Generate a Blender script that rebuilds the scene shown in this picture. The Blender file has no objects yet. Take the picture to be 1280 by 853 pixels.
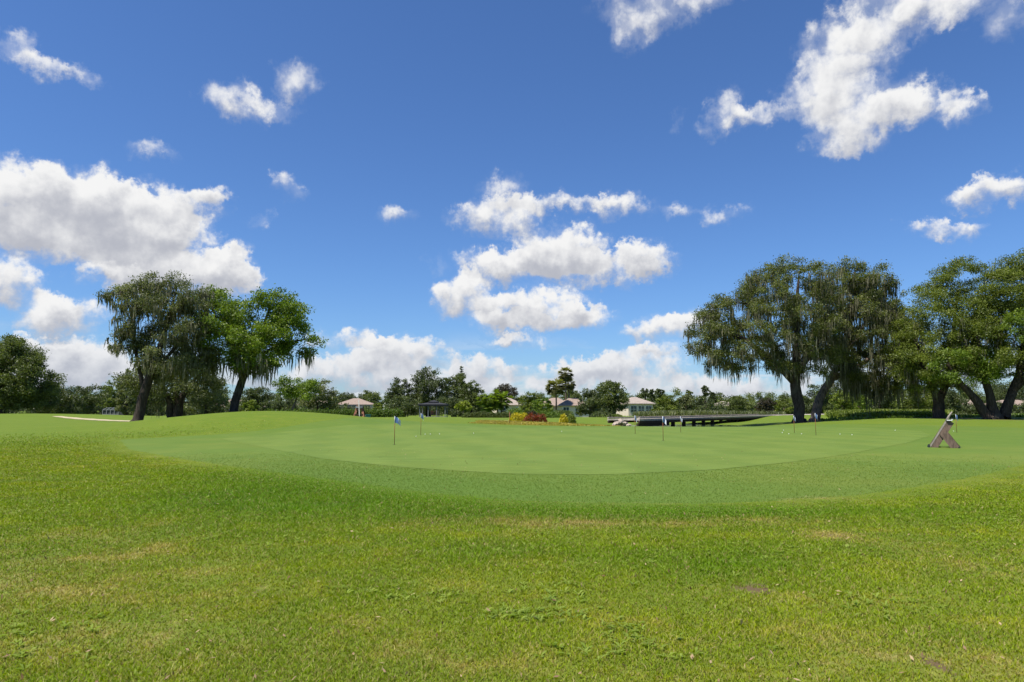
import bpy, math, random
import numpy as np
from mathutils import Vector

SC = bpy.context.scene
COL = SC.collection
rng = np.random.default_rng(7)
random.seed(7)
R = math.radians

# ------------------------------------------------------------------ camera geometry
# Camera at (0,0,1.3) looking along +Y, 24 mm lens on a 36 mm sensor; the helpers below turn a
# sight line of the photograph and a distance into a world point.
CAMZ = 1.3
FPX = 24.0 / 36.0 * 1280.0
PITCH = math.atan(83.5 / FPX)
CP, SP = math.cos(PITCH), math.sin(PITCH)

def ray(px, py):
    cx = (px - 640.0) / FPX
    cy = (426.5 - py) / FPX
    return cx, CP - cy * SP, SP + cy * CP

def at(px, py, D):
    x, y, z = ray(px, py)
    return np.array((x / y * D, D, CAMZ + z / y * D))

def gpt(px, py, z=0.0):
    x, y, zz = ray(px, py)
    D = (z - CAMZ) / (zz / y)
    return np.array((x / y * D, D))

def m_per_px(D):
    return D / FPX

# ------------------------------------------------------------------ terrain
def sstep(a, b, v):
    t = np.clip((v - a) / (b - a), 0, 1)
    return t * t * (3 - 2 * t)

def gauss(x, y, cx, cy, sx, sy):
    return np.exp(-0.5 * (((x - cx) / sx) ** 2 + ((y - cy) / sy) ** 2))

def lattice(ix, iy, seed):
    h = np.sin(ix * 127.1 + iy * 311.7 + seed * 74.7) * 43758.5453
    return h - np.floor(h)

def vnoise(x, y, seed=0):
    ix, iy = np.floor(x), np.floor(y)
    fx, fy = x - ix, y - iy
    fx = fx * fx * (3 - 2 * fx); fy = fy * fy * (3 - 2 * fy)
    a = lattice(ix, iy, seed); b = lattice(ix + 1, iy, seed)
    c = lattice(ix, iy + 1, seed); d = lattice(ix + 1, iy + 1, seed)
    return (a + (b - a) * fx) * (1 - fy) + (c + (d - c) * fx) * fy

def fbm(x, y, seed=0, oct=4):
    s, a, t = 0.0, 0.5, 0.0
    for o in range(oct):
        s = s + a * vnoise(x * 2 ** o, y * 2 ** o, seed + o); t += a; a *= 0.55
    return s / t

def T(x, y):
    x = np.asarray(x, float); y = np.asarray(y, float)
    r = np.hypot(x, y)
    z = 1.08 * gauss(x, y, -16.0, 45.0, 6.3, 5.0)
    z = z + 0.30 * gauss(x, y, -6.0, 56.0, 7.0, 5.0)
    z = z + 0.85 * gauss(x, y, -70.0, 97.0, 14.0, 10.0)
    z = z + 0.35 * sstep(14, 26, x) * sstep(48, 64, y)
    z = z + 0.35 * gauss(x, y, 42.0, 84.0, 14.0, 8.0)
    z = z - 1.0 * sstep(92, 160, r) + 1.0 * sstep(230, 330, r)
    z = z - 0.95 * gauss(x, y, 17.0, 66.0, 7.0, 6.5) - 0.9 * gauss(x, y, 27.0, 82.0, 7.0, 9.0)
    z = z - 0.25 * gauss(x, y, 4.0, 54.5, 9.0, 2.6)
    z = z + 0.10 * (fbm(x / 14.0, y / 14.0, 3, 3) - 0.5) * sstep(6, 14, r)
    return z

def Tz(x, y):
    return float(T(x, y))

# ------------------------------------------------------------------ mesh helpers
def raw_mesh(name, verts, faces_list, smooth=False):
    """faces_list: list of (k, int array Mxk)."""
    me = bpy.data.meshes.new(name)
    verts = np.ascontiguousarray(verts, dtype=np.float32)
    me.vertices.add(len(verts)); me.vertices.foreach_set('co', verts.ravel())
    loops = np.concatenate([np.asarray(f).ravel() for k, f in faces_list]).astype(np.int32)
    starts = []; off = 0
    for k, f in faces_list:
        n = len(f)
        starts.append(off + np.arange(n) * k); off += n * k
    starts = np.concatenate(starts).astype(np.int32)
    me.loops.add(len(loops)); me.loops.foreach_set('vertex_index', loops)
    me.polygons.add(len(starts)); me.polygons.foreach_set('loop_start', starts)
    if smooth:
        me.polygons.foreach_set('use_smooth', np.ones(len(starts), dtype=bool))
    me.update(calc_edges=True)
    return me

def link(name, me, mat=None, parent=None):
    o = bpy.data.objects.new(name, me); COL.objects.link(o)
    if mat is not None:
        me.materials.append(mat)
    if parent is not None:
        o.parent = parent
        o.matrix_parent_inverse = parent.matrix_world.inverted() if False else o.matrix_parent_inverse
    return o

def fattr(me, name, dom, arr):
    a = me.attributes.new(name, 'FLOAT', dom)
    a.data.foreach_set('value', np.ascontiguousarray(arr, dtype=np.float32))

class MB:
    """collects boxes, bars, tubes and prisms; build() links them as ONE mesh."""
    def __init__(s): s.v = []; s.f = []
    def add(s, vs, fs):
        n = len(s.v); s.v += [tuple(map(float, p)) for p in vs]; s.f += [tuple(i + n for i in q) for q in fs]; return s
    def box(s, c, d, rz=0.0, rot=None):
        hx, hy, hz = d[0] / 2, d[1] / 2, d[2] / 2
        vs = [Vector((sx * hx, sy * hy, sz * hz)) for sz in (-1, 1) for sy in (-1, 1) for sx in (-1, 1)]
        if rot is not None: vs = [rot @ v for v in vs]
        else:
            cz, sn = math.cos(rz), math.sin(rz)
            vs = [Vector((v.x * cz - v.y * sn, v.x * sn + v.y * cz, v.z)) for v in vs]
        vs = [v + Vector(c) for v in vs]
        return s.add(vs, [(0, 2, 3, 1), (4, 5, 7, 6), (0, 1, 5, 4), (2, 6, 7, 3), (0, 4, 6, 2), (1, 3, 7, 5)])
    def bar(s, a, b, w, t, up=(0, 0, 1)):
        """a rectangular bar from a to b, width w across, thickness t along up-ish."""
        a, b = Vector(a), Vector(b); d = (b - a).normalized()
        x = d.cross(Vector(up)); x = x.normalized() if x.length > 1e-4 else Vector((1, 0, 0))
        z = x.cross(d).normalized()
        vs = []
        for p in (a, b):
            for sx, sz in ((-1, -1), (1, -1), (1, 1), (-1, 1)):
                vs.append(p + x * sx * w / 2 + z * sz * t / 2)
        return s.add(vs, [(3, 2, 1, 0), (4, 5, 6, 7), (0, 1, 5, 4), (1, 2, 6, 5), (2, 3, 7, 6), (3, 0, 4, 7)])
    def tube(s, pts, rad, n=8, cap=True):
        pts = [Vector(p) for p in pts]
        vs = []; m = len(pts)
        up = Vector((0.13, 0.97, 0.2)).normalized()
        for i, p in enumerate(pts):
            d = (pts[min(i + 1, m - 1)] - pts[max(i - 1, 0)]).normalized()
            x = d.cross(up); x = x.normalized() if x.length > 1e-3 else Vector((1, 0, 0))
            y = d.cross(x)
            for k in range(n):
                a = 2 * math.pi * k / n
                vs.append(p + (x * math.cos(a) + y * math.sin(a)) * rad[i])
        fs = []
        for i in range(m - 1):
            for k in range(n):
                fs.append((i * n + k, i * n + (k + 1) % n, (i + 1) * n + (k + 1) % n, (i + 1) * n + k))
        if cap:
            fs.append(tuple(range(n - 1, -1, -1))); fs.append(tuple((m - 1) * n + k for k in range(n)))
        return s.add(vs, fs)
    def build(s, name, mat, parent=None, smooth=False):
        me = bpy.data.meshes.new(name); me.from_pydata(s.v, [], s.f); me.update()
        if smooth:
            me.polygons.foreach_set('use_smooth', np.ones(len(me.polygons), dtype=bool))
        return link(name, me, mat, parent)

def tag(o, label=None, cat=None, group=None, kind=None):
    if label: o['label'] = label
    if cat: o['category'] = cat
    if group: o['group'] = group
    if kind: o['kind'] = kind
    return o

def empty(name, loc, label, cat, group=None, rz=0.0):
    o = bpy.data.objects.new(name, None); COL.objects.link(o)
    o.location = tuple(map(float, loc)); o.rotation_euler = (0, 0, rz); o.empty_display_size = 0.3
    return tag(o, label, cat, group)

# ------------------------------------------------------------------ materials
class NT:
    def __init__(s, tree): s.t = tree
    def n(s, typ, **kw):
        nd = s.t.nodes.new(typ)
        for k, v in kw.items():
            if k.startswith('i_'):
                pass
            else: setattr(nd, k, v)
        return nd
    def l(s, a, b): s.t.links.new(a, b)
    def math(s, op, a, b=None, c=None, clamp=False):
        nd = s.t.nodes.new('ShaderNodeMath'); nd.operation = op; nd.use_clamp = clamp
        for i, v in enumerate((a, b, c)):
            if v is None: continue
            if hasattr(v, 'is_linked'): s.l(v, nd.inputs[i])
            else: nd.inputs[i].default_value = v
        return nd.outputs[0]
    def vmath(s, op, a, b=None, c=None):
        nd = s.t.nodes.new('ShaderNodeVectorMath'); nd.operation = op
        for i, v in enumerate((a, b, c)):
            if v is None: continue
            if hasattr(v, 'is_linked'): s.l(v, nd.inputs[i])
            else: nd.inputs[i].default_value = v
        return nd.outputs[1] if op in ('DOT_PRODUCT', 'LENGTH') else nd.outputs[0]
    def mix(s, fac, a, b, blend='MIX'):
        nd = s.t.nodes.new('ShaderNodeMix'); nd.data_type = 'RGBA'; nd.blend_type = blend
        for i, v in ((0, fac), (6, a), (7, b)):
            if hasattr(v, 'is_linked'): s.l(v, nd.inputs[i])
            else: nd.inputs[i].default_value = v if i == 0 else (*v, 1.0)
        return nd.outputs[2]
    def noise(s, scale, vec=None, detail=3.0, rough=0.55, dim='3D', out=0, dist=0.0):
        nd = s.t.nodes.new('ShaderNodeTexNoise'); nd.noise_dimensions = dim
        nd.inputs['Scale'].default_value = scale; nd.inputs['Detail'].default_value = detail
        nd.inputs['Roughness'].default_value = rough; nd.inputs['Distortion'].default_value = dist
        if vec is not None: s.l(vec, nd.inputs['Vector'])
        return nd.outputs[out]
    def ramp(s, v, lo, hi, a=0.0, b=1.0, smooth=True):
        nd = s.t.nodes.new('ShaderNodeMapRange'); nd.interpolation_type = 'SMOOTHSTEP' if smooth else 'LINEAR'
        s.l(v, nd.inputs[0])
        for i, q in ((1, lo), (2, hi), (3, a), (4, b)): nd.inputs[i].default_value = q
        return nd.outputs[0]
    def attr(s, name):
        nd = s.t.nodes.new('ShaderNodeAttribute'); nd.attribute_name = name; return nd.outputs['Fac']
    def pos(s):
        return s.t.nodes.new('ShaderNodeNewGeometry').outputs['Position']
    def obj(s):
        return s.t.nodes.new('ShaderNodeTexCoord').outputs['Object']

def new_mat(name):
    m = bpy.data.materials.new(name); m.use_nodes = True
    t = m.node_tree; t.nodes.clear()
    nt = NT(t)
    out = t.nodes.new('ShaderNodeOutputMaterial')
    b = t.nodes.new('ShaderNodeBsdfPrincipled'); b.inputs['Roughness'].default_value = 0.8
    t.links.new(b.outputs[0], out.inputs[0])
    return m, nt, b, out

def simple(name, col, rough=0.7, var=0.25, scale=6.0, spec=0.3, bump=0.0, metal=0.0, stretch=None):
    m, nt, b, out = new_mat(name)
    co = nt.obj()
    if stretch: co = nt.vmath('MULTIPLY', co, stretch)
    n = nt.noise(scale, co, 5.0, 0.6)
    lo = tuple(c * (1 - var) for c in col); hi = tuple(min(1, c * (1 + var)) for c in col)
    nt.l(nt.mix(nt.ramp(n, 0.3, 0.7), lo, hi), b.inputs['Base Color'])
    b.inputs['Roughness'].default_value = rough; b.inputs['Specular IOR Level'].default_value = spec
    b.inputs['Metallic'].default_value = metal
    if bump:
        bn = nt.n('ShaderNodeBump'); bn.inputs['Strength'].default_value = bump; bn.inputs['Distance'].default_value = 0.02
        nt.l(n, bn.inputs['Height']); nt.l(bn.outputs[0], b.inputs['Normal'])
    return m

def leaf_mat(name, dark, light, trans=0.35, spec=0.35, rough=0.5):
    m, nt, b, out = new_mat(name)
    f = nt.attr('tint')
    c = nt.mix(f, dark, light)
    nt.l(c, b.inputs['Base Color'])
    b.inputs['Roughness'].default_value = rough; b.inputs['Specular IOR Level'].default_value = spec
    tr = nt.n('ShaderNodeBsdfTranslucent')
    tc = nt.mix(1.0, c, (1.25, 1.35, 0.55), 'MULTIPLY')
    nt.l(tc, tr.inputs[0])
    ms = nt.n('ShaderNodeMixShader'); ms.inputs[0].default_value = trans
    nt.l(b.outputs[0], ms.inputs[1]); nt.l(tr.outputs[0], ms.inputs[2]); nt.l(ms.outputs[0], out.inputs[0])
    return m

# turf colour as one node group shared by the ground and the blades standing on it
def turf_group():
    g = bpy.data.node_groups.new('turf_colour', 'ShaderNodeTree')
    g.interface.new_socket('Dry', in_out='INPUT', socket_type='NodeSocketFloat')
    g.interface.new_socket('Lush', in_out='INPUT', socket_type='NodeSocketFloat')
    g.interface.new_socket('Color', in_out='OUTPUT', socket_type='NodeSocketColor')
    g.interface.new_socket('Grain', in_out='OUTPUT', socket_type='NodeSocketFloat')
    nt = NT(g)
    gi = nt.n('NodeGroupInput'); go = nt.n('NodeGroupOutput')
    p = nt.pos()
    p2 = nt.vmath('MULTIPLY', p, (1, 1, 0))
    big = nt.noise(0.22, p2, 3.0, 0.6)
    mid = nt.noise(1.3, p2, 4.0, 0.65)
    fine = nt.noise(26.0, p2, 3.0, 0.7)
    c = nt.mix(nt.ramp(big, 0.35, 0.68), TURF_A, TURF_B)
    c = nt.mix(nt.ramp(mid, 0.42, 0.72, 0.0, 0.6), c, TURF_Y)
    c = nt.mix(nt.math('MULTIPLY', gi.outputs['Lush'], 0.85, clamp=True), c, TURF_L)
    dm = nt.math('ADD', nt.math('MULTIPLY_ADD', nt.math('SUBTRACT', mid, 0.5), 1.6, gi.outputs['Dry']),
                 nt.math('MULTIPLY', nt.math('SUBTRACT', fine, 0.5), 1.1))
    c = nt.mix(nt.ramp(dm, 0.28, 0.95, 0.0, 0.85), c, TURF_D)
    nt.l(c, go.inputs['Color']); nt.l(fine, go.inputs['Grain'])
    return g

TURF_A = (0.130, 0.180, 0.016)
TURF_B = (0.175, 0.215, 0.022)
TURF_Y = (0.250, 0.245, 0.036)
TURF_L = (0.085, 0.165, 0.010)
TURF_D = (0.370, 0.270, 0.120)
TURF = turf_group()

def mat_ground():
    m, nt, b, out = new_mat('rough_turf')
    g = nt.n('ShaderNodeGroup'); g.node_tree = TURF
    nt.l(nt.attr('dry'), g.inputs['Dry']); nt.l(nt.attr('lush'), g.inputs['Lush'])
    p = nt.pos()
    grain = nt.noise(55.0, p, 2.0, 0.7)
    tuft = nt.noise(7.0, p, 4.0, 0.7)
    c = nt.mix(nt.ramp(tuft, 0.3, 0.7, 0.0, 0.5), g.outputs['Color'], (0.095, 0.145, 0.02))
    c = nt.mix(nt.ramp(grain, 0.62, 0.35, 0.0, 0.4), c, (0.07, 0.095, 0.02))
    soil = nt.attr('soil')
    fin2 = nt.noise(38.0, p, 4.0, 0.75)
    sv_ = nt.math('MULTIPLY_ADD', nt.math('SUBTRACT', fin2, 0.5), 1.9, nt.math('MULTIPLY_ADD', nt.math('SUBTRACT', tuft, 0.5), 1.4, soil))
    sm = nt.ramp(sv_, 0.36, 0.62)
    c = nt.mix(sm, c, nt.mix(fin2, (0.06, 0.042, 0.022), (0.17, 0.120, 0.062)))
    nt.l(c, b.inputs['Base Color'])
    b.inputs['Roughness'].default_value = 0.9; b.inputs['Specular IOR Level'].default_value = 0.1
    bn = nt.n('ShaderNodeBump'); bn.inputs['Strength'].default_value = 0.5; bn.inputs['Distance'].default_value = 0.03
    nt.l(grain, bn.inputs['Height']); nt.l(bn.outputs[0], b.inputs['Normal'])
    return m

def mat_mown(name, a, bcol, stripe, warm, lushk=0.75):
    m, nt, b, out = new_mat(name)
    p = nt.pos()
    sx = nt.n('ShaderNodeSeparateXYZ'); nt.l(p, sx.inputs[0])
    wob = nt.noise(0.5, p, 2.0)
    u = nt.math('ADD', nt.math('MULTIPLY', sx.outputs[0], 0.97), nt.math('MULTIPLY', sx.outputs[1], 0.24))
    v = nt.math('ADD', nt.math('MULTIPLY', sx.outputs[0], -0.86), nt.math('MULTIPLY', sx.outputs[1], 0.5))
    s1 = nt.math('SINE', nt.math('ADD', nt.math('MULTIPLY', u, 2.5), nt.math('MULTIPLY', wob, 1.2)))
    s2 = nt.math('SINE', nt.math('ADD', nt.math('MULTIPLY', v, 2.3), nt.math('MULTIPLY', wob, 1.2)))
    st = nt.ramp(nt.math('ADD', s1, nt.math('MULTIPLY', s2, 0.7)), -0.7, 0.7)
    big = nt.noise(0.25, p, 4.0, 0.6)
    ani = nt.noise(3.0, nt.vmath('MULTIPLY', p, (0.35, 1.0, 1.0)), 5.0, 0.7)
    gr = nt.noise(70.0, p, 2.0, 0.7)
    c = nt.mix(nt.math('MULTIPLY', st, stripe), a, bcol)
    c = nt.mix(nt.ramp(big, 0.4, 0.72, 0.0, 0.55), c, warm)
    c = nt.mix(nt.ramp(ani, 0.5, 0.75, 0.0, 0.4), c, tuple(q * 1.35 for q in bcol))
    c = nt.mix(nt.ramp(ani, 0.48, 0.28, 0.0, 0.4), c, tuple(q * 0.7 for q in a))
    c = nt.mix(nt.math('MULTIPLY', nt.attr('lush'), lushk, clamp=True), c, (0.085, 0.150, 0.016))
    c = nt.mix(nt.ramp(nt.math('ADD', nt.attr('dry'), nt.math('MULTIPLY', nt.math('SUBTRACT', ani, .5), 1.2)), 0.25, 0.6, 0.0, 0.6), c, (0.30, 0.24, 0.10))
    c = nt.mix(nt.ramp(gr, 0.35, 0.65, 0.25, 0.0), c, (0.05, 0.09, 0.015))
    nt.l(c, b.inputs['Base Color'])
    b.inputs['Roughness'].default_value = 0.85; b.inputs['Specular IOR Level'].default_value = 0.15
    bn = nt.n('ShaderNodeBump'); bn.inputs['Strength'].default_value = 0.25; bn.inputs['Distance'].default_value = 0.01
    nt.l(gr, bn.inputs['Height']); nt.l(bn.outputs[0], b.inputs['Normal'])
    return m

def mat_blade():
    m, nt, b, out = new_mat('grass_blade')
    g = nt.n('ShaderNodeGroup'); g.node_tree = TURF
    nt.l(nt.attr('dry'), g.inputs['Dry']); nt.l(nt.attr('lush'), g.inputs['Lush'])
    t = nt.attr('tint')
    c = nt.mix(1.0, g.outputs['Color'], (1, 1, 1), 'MULTIPLY')
    br = nt.n('ShaderNodeBrightContrast')
    hsv = nt.n('ShaderNodeHueSaturation'); nt.l(c, hsv.inputs['Color'])
    nt.l(nt.ramp(t, 0, 1, 0.80, 1.86, False), hsv.inputs['Value'])
    hsv.inputs['Saturation'].default_value = 1.14
    straw = nt.math('MULTIPLY', nt.ramp(nt.attr('straw'), 0.0, 1.0, 0.0, 0.8, False), 1.0)
    c = nt.mix(straw, hsv.outputs[0], nt.mix(t, (0.24, 0.13, 0.055), (0.46, 0.36, 0.17)))
    nt.l(c, b.inputs['Base Color'])
    b.inputs['Roughness'].default_value = 0.55; b.inputs['Specular IOR Level'].default_value = 0.25
    tr = nt.n('ShaderNodeBsdfTranslucent'); nt.l(nt.mix(1.0, c, (1.2, 1.25, 0.6), 'MULTIPLY'), tr.inputs[0])
    ms = nt.n('ShaderNodeMixShader'); ms.inputs[0].default_value = 0.35
    nt.l(b.outputs[0], ms.inputs[1]); nt.l(tr.outputs[0], ms.inputs[2]); nt.l(ms.outputs[0], out.inputs[0])
    return m

def mat_bark(name, a, bcol):
    m, nt, b, out = new_mat(name)
    p = nt.vmath('MULTIPLY', nt.pos(), (1, 1, 0.25))
    n = nt.noise(9.0, p, 6.0, 0.7)
    n2 = nt.noise(1.1, nt.pos(), 3.0)
    c = nt.mix(nt.ramp(n, 0.3, 0.7), a, bcol)
    c = nt.mix(nt.ramp(n2, 0.52, 0.72, 0.0, 0.35), c, (0.11, 0.11, 0.08))
    nt.l(c, b.inputs['Base Color']); b.inputs['Roughness'].default_value = 0.95; b.inputs['Specular IOR Level'].default_value = 0.1
    bn = nt.n('ShaderNodeBump'); bn.inputs['Strength'].default_value = 0.8; bn.inputs['Distance'].default_value = 0.06
    nt.l(n, bn.inputs['Height']); nt.l(bn.outputs[0], b.inputs['Normal'])
    return m

def mat_tiles(name, a, bcol):
    m, nt, b, out = new_mat(name)
    p = nt.pos()
    sx = nt.n('ShaderNodeSeparateXYZ'); nt.l(p, sx.inputs[0])
    rows = nt.math('SINE', nt.math('MULTIPLY', sx.outputs[2], 36.0))
    n = nt.noise(2.0, p, 4.0, 0.65)
    c = nt.mix(nt.ramp(n, 0.3, 0.7), a, bcol)
    c = nt.mix(nt.ramp(rows, 0.2, 1.0, 0.0, 0.3), c, tuple(q * 0.6 for q in a))
    nt.l(c, b.inputs['Base Color']); b.inputs['Roughness'].default_value = 0.8
    return m

M = {}
M['ground'] = mat_ground()
M['green'] = mat_mown('putting_turf', (0.110, 0.166, 0.026), (0.158, 0.216, 0.040), 0.40, (0.162, 0.202, 0.032), 0.3)
M['fringe'] = mat_mown('fringe_turf', (0.100, 0.158, 0.021), (0.136, 0.190, 0.030), 0.25, (0.172, 0.195, 0.032))
M['blade'] = mat_blade()
M['fringe_blade'] = leaf_mat('fringe_blade', (0.085, 0.145, 0.014), (0.200, 0.245, 0.036), trans=.3, spec=.2)
M['litter'] = leaf_mat('litter', (0.14, 0.075, 0.035), (0.42, 0.31, 0.17), trans=.1, spec=.15)
M['weed'] = leaf_mat('weed_leaf', (0.13, 0.20, 0.02), (0.27, 0.34, 0.06), trans=.4, spec=.2)
M['bark'] = mat_bark('oak_bark', (0.022, 0.017, 0.014), (0.080, 0.062, 0.050))
M['bark_pale'] = mat_bark('pale_bark', (0.05, 0.038, 0.03), (0.22, 0.165, 0.125))
M['oak'] = leaf_mat('oak_leaf', (0.054, 0.070, 0.014), (0.195, 0.215, 0.056))
M['oak_grey'] = leaf_mat('grey_oak_leaf', (0.058, 0.072, 0.026), (0.210, 0.225, 0.098))
M['oak_bright'] = leaf_mat('bright_oak_leaf', (0.062, 0.108, 0.010), (0.225, 0.300, 0.030))
M['oak_olive'] = leaf_mat('olive_oak_leaf', (0.060, 0.084, 0.012), (0.210, 0.248, 0.038))
M['dark_leaf'] = leaf_mat('dark_leaf', (0.038, 0.054, 0.018), (0.130, 0.155, 0.055))
M['mid_leaf'] = leaf_mat('mid_leaf', (0.050, 0.070, 0.016), (0.165, 0.195, 0.055))
M['lime_leaf'] = leaf_mat('lime_leaf', (0.075, 0.110, 0.012), (0.215, 0.260, 0.034))
M['lime_bright'] = leaf_mat('lime_bright_leaf', (0.130, 0.165, 0.012), (0.340, 0.380, 0.050))
M['red_leaf'] = leaf_mat('red_leaf', (0.13, 0.028, 0.012), (0.330, 0.085, 0.034))
M['plum_leaf'] = leaf_mat('plum_leaf', (0.032, 0.027, 0.018), (0.095, 0.078, 0.045))
M['yellow_leaf'] = leaf_mat('yellow_leaf', (0.300, 0.270, 0.012), (0.680, 0.540, 0.030))
M['hedge_leaf'] = leaf_mat('hedge_leaf', (0.045, 0.080, 0.010), (0.165, 0.240, 0.032))
M['palm_leaf'] = leaf_mat('palm_leaf', (0.075, 0.080, 0.024), (0.250, 0.245, 0.085))
M['moss'] = leaf_mat('spanish_moss', (0.080, 0.077, 0.044), (0.225, 0.212, 0.138), trans=0.25, spec=0.1, rough=0.9)
M['straw_grass'] = leaf_mat('native_grass', (0.18, 0.165, 0.018), (0.46, 0.35, 0.055), trans=0.3)
M['tile'] = mat_tiles('roof_tile', (0.235, 0.170, 0.130), (0.325, 0.245, 0.190))
M['tile_grey'] = mat_tiles('grey_roof_tile', (0.29, 0.235, 0.19), (0.39, 0.32, 0.265))
M['stucco'] = simple('stucco', (0.62, 0.53, 0.42), 0.85, 0.08, 1.5)
M['stucco_tan'] = simple('stucco_tan', (0.48, 0.36, 0.27), 0.85, 0.08, 1.5)
M['white_paint'] = simple('white_paint', (0.72, 0.72, 0.70), 0.5, 0.06, 3.0)
M['grey_paint'] = simple('grey_paint', (0.30, 0.31, 0.31), 0.5, 0.08, 3.0)
M['glass'] = simple('window_glass', (0.05, 0.065, 0.075), 0.12, 0.2, 0.7, spec=0.6)
M['screen'] = simple('insect_screen', (0.07, 0.075, 0.08), 0.7, 0.15, 2.0)
M['timber_dark'] = simple('dark_timber', (0.060, 0.044, 0.032), 0.95, 0.4, 5.0, spec=0.04, stretch=(1, 1, 8))
M['timber_deck'] = simple('weathered_deck', (0.36, 0.31, 0.265), 0.95, 0.3, 4.0, spec=0.1)
M['timber_pile'] = simple('pale_pile', (0.26, 0.25, 0.22), 0.9, 0.3, 5.0)
M['plank'] = simple('brown_plank', (0.140, 0.096, 0.070), 0.85, 0.4, 14.0, stretch=(1, 1, 0.3), bump=0.2)
M['sunlit_plank_edge'] = simple('sunlit_edge_and_arm', (0.30, 0.26, 0.215), 0.8, 0.2, 14.0, stretch=(1, 1, 0.3))  # pale tone paints sunlight on the plank's left edge; the rest arm shares it
M['plastic_white'] = simple('white_plastic', (0.74, 0.74, 0.72), 0.4, 0.06, 8.0)
M['pale_board'] = simple('pale_board', (0.50, 0.48, 0.43), 0.6, 0.12, 8.0)
M['rubber'] = simple('dark_rubber', (0.025, 0.035, 0.032), 0.7, 0.2, 10.0)
M['teal'] = simple('teal_plastic', (0.035, 0.15, 0.13), 0.5, 0.2, 6.0)
M['pole'] = simple('flag_pole', (0.26, 0.095, 0.045), 0.45, 0.15, 3.0)
M['cloth_blue'] = simple('blue_cloth', (0.06, 0.12, 0.27), 0.8, 0.15, 9.0)
M['cloth_white'] = simple('white_cloth', (0.55, 0.58, 0.63), 0.8, 0.06, 9.0)
M['ball'] = simple('golf_ball', (0.74, 0.74, 0.70), 0.45, 0.03, 40.0, spec=0.5)
M['gazebo_roof'] = simple('gazebo_shingle', (0.034, 0.034, 0.038), 0.9, 0.3, 4.0)
M['gazebo_post'] = simple('grey_post', (0.135, 0.145, 0.15), 0.7, 0.15, 3.0)
M['bench_wood'] = simple('red_brown_wood', (0.26, 0.11, 0.06), 0.7, 0.2, 6.0)
M['rubble'] = simple('pale_rubble', (0.38, 0.31, 0.25), 0.9, 0.35, 5.0, bump=0.4)
M['sand'] = simple('pale_sand', (0.40, 0.34, 0.20), 0.95, 0.12, 2.0)
M['path'] = simple('pale_path', (0.46, 0.40, 0.33), 0.9, 0.15, 2.0)
M['bare'] = simple('bare_earth', (0.30, 0.21, 0.14), 0.95, 0.25, 1.5)

def mat_water():
    m, nt, b, out = new_mat('pond_water')
    b.inputs['Base Color'].default_value = (0.03, 0.05, 0.04, 1); b.inputs['Roughness'].default_value = 0.08
    n = nt.noise(2.5, nt.pos(), 3.0)
    bn = nt.n('ShaderNodeBump'); bn.inputs['Strength'].default_value = 0.08; nt.l(n, bn.inputs['Height']); nt.l(bn.outputs[0], b.inputs['Normal'])
    return m
M['water'] = mat_water()

# ------------------------------------------------------------------ putting green outline (world, from its edge in the photograph)
def outline(pxs):
    return np.array([gpt(*p) for p in pxs])

G_PX = [(275, 548), (315, 556), (400, 573), (500, 584), (640, 592), (760, 593), (880, 588), (980, 578), (1070, 566), (1135, 554),
        (1165, 545), (1150, 539), (1090, 535.5), (1000, 533), (860, 533.5), (740, 535), (640, 535.5), (540, 535.5), (440, 538.5), (360, 542)]
F_PX = [(150, 549), (160, 561), (250, 578), (400, 598), (520, 613), (640, 625), (780, 629), (920, 628), (1060, 620), (1200, 598),
        (1300, 575), (1380, 556), (1380, 542), (1290, 535), (1150, 531.5), (1000, 530), (860, 531.5), (740, 533), (640, 533.5), (540, 533.5), (440, 536), (300, 543)]
GO, FO = outline(G_PX), outline(F_PX)

def polar_outline(P, n=720):
    c = np.array((2.5, 27.0))
    # cast rays from c; take farthest hit with the closed polyline
    A = P; B = np.roll(P, -1, axis=0)
    th = np.linspace(-math.pi, math.pi, n, endpoint=False)
    rad = np.zeros(n)
    for i, t in enumerate(th):
        d = np.array((math.cos(t), math.sin(t)))
        e = B - A; w = A - c
        den = d[0] * e[:, 1] - d[1] * e[:, 0]
        den = np.where(abs(den) < 1e-9, 1e-9, den)
        tt = (w[:, 0] * e[:, 1] - w[:, 1] * e[:, 0]) / den
        uu = (w[:, 0] * d[1] - w[:, 1] * d[0]) / den
        ok = (uu >= -1e-6) & (uu <= 1 + 1e-6) & (tt > 0)
        rad[i] = tt[ok].max() if ok.any() else 5.0
    k = np.hanning(15); k /= k.sum()
    rad = np.convolve(np.concatenate([rad[-7:], rad, rad[:7]]), k, 'valid')
    return c, th, rad

GC, GTH, GR = polar_outline(GO)
FC, FTH, FR = polar_outline(FO)
FR = FR + .16 * (fbm(np.cos(FTH) * 30, np.sin(FTH) * 30, 9, 3) - .5)
GR = GR + .05 * (fbm(np.cos(GTH) * 30, np.sin(GTH) * 30, 19, 3) - .5)

def inside_amount(x, y, C, TH, RR):
    """signed distance-like: >0 inside."""
    dx, dy = x - C[0], y - C[1]
    a = np.arctan2(dy, dx); r = np.hypot(dx, dy)
    rr = np.interp(a, np.concatenate([TH, [math.pi]]), np.concatenate([RR, [RR[0]]]))
    return rr - r

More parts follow.
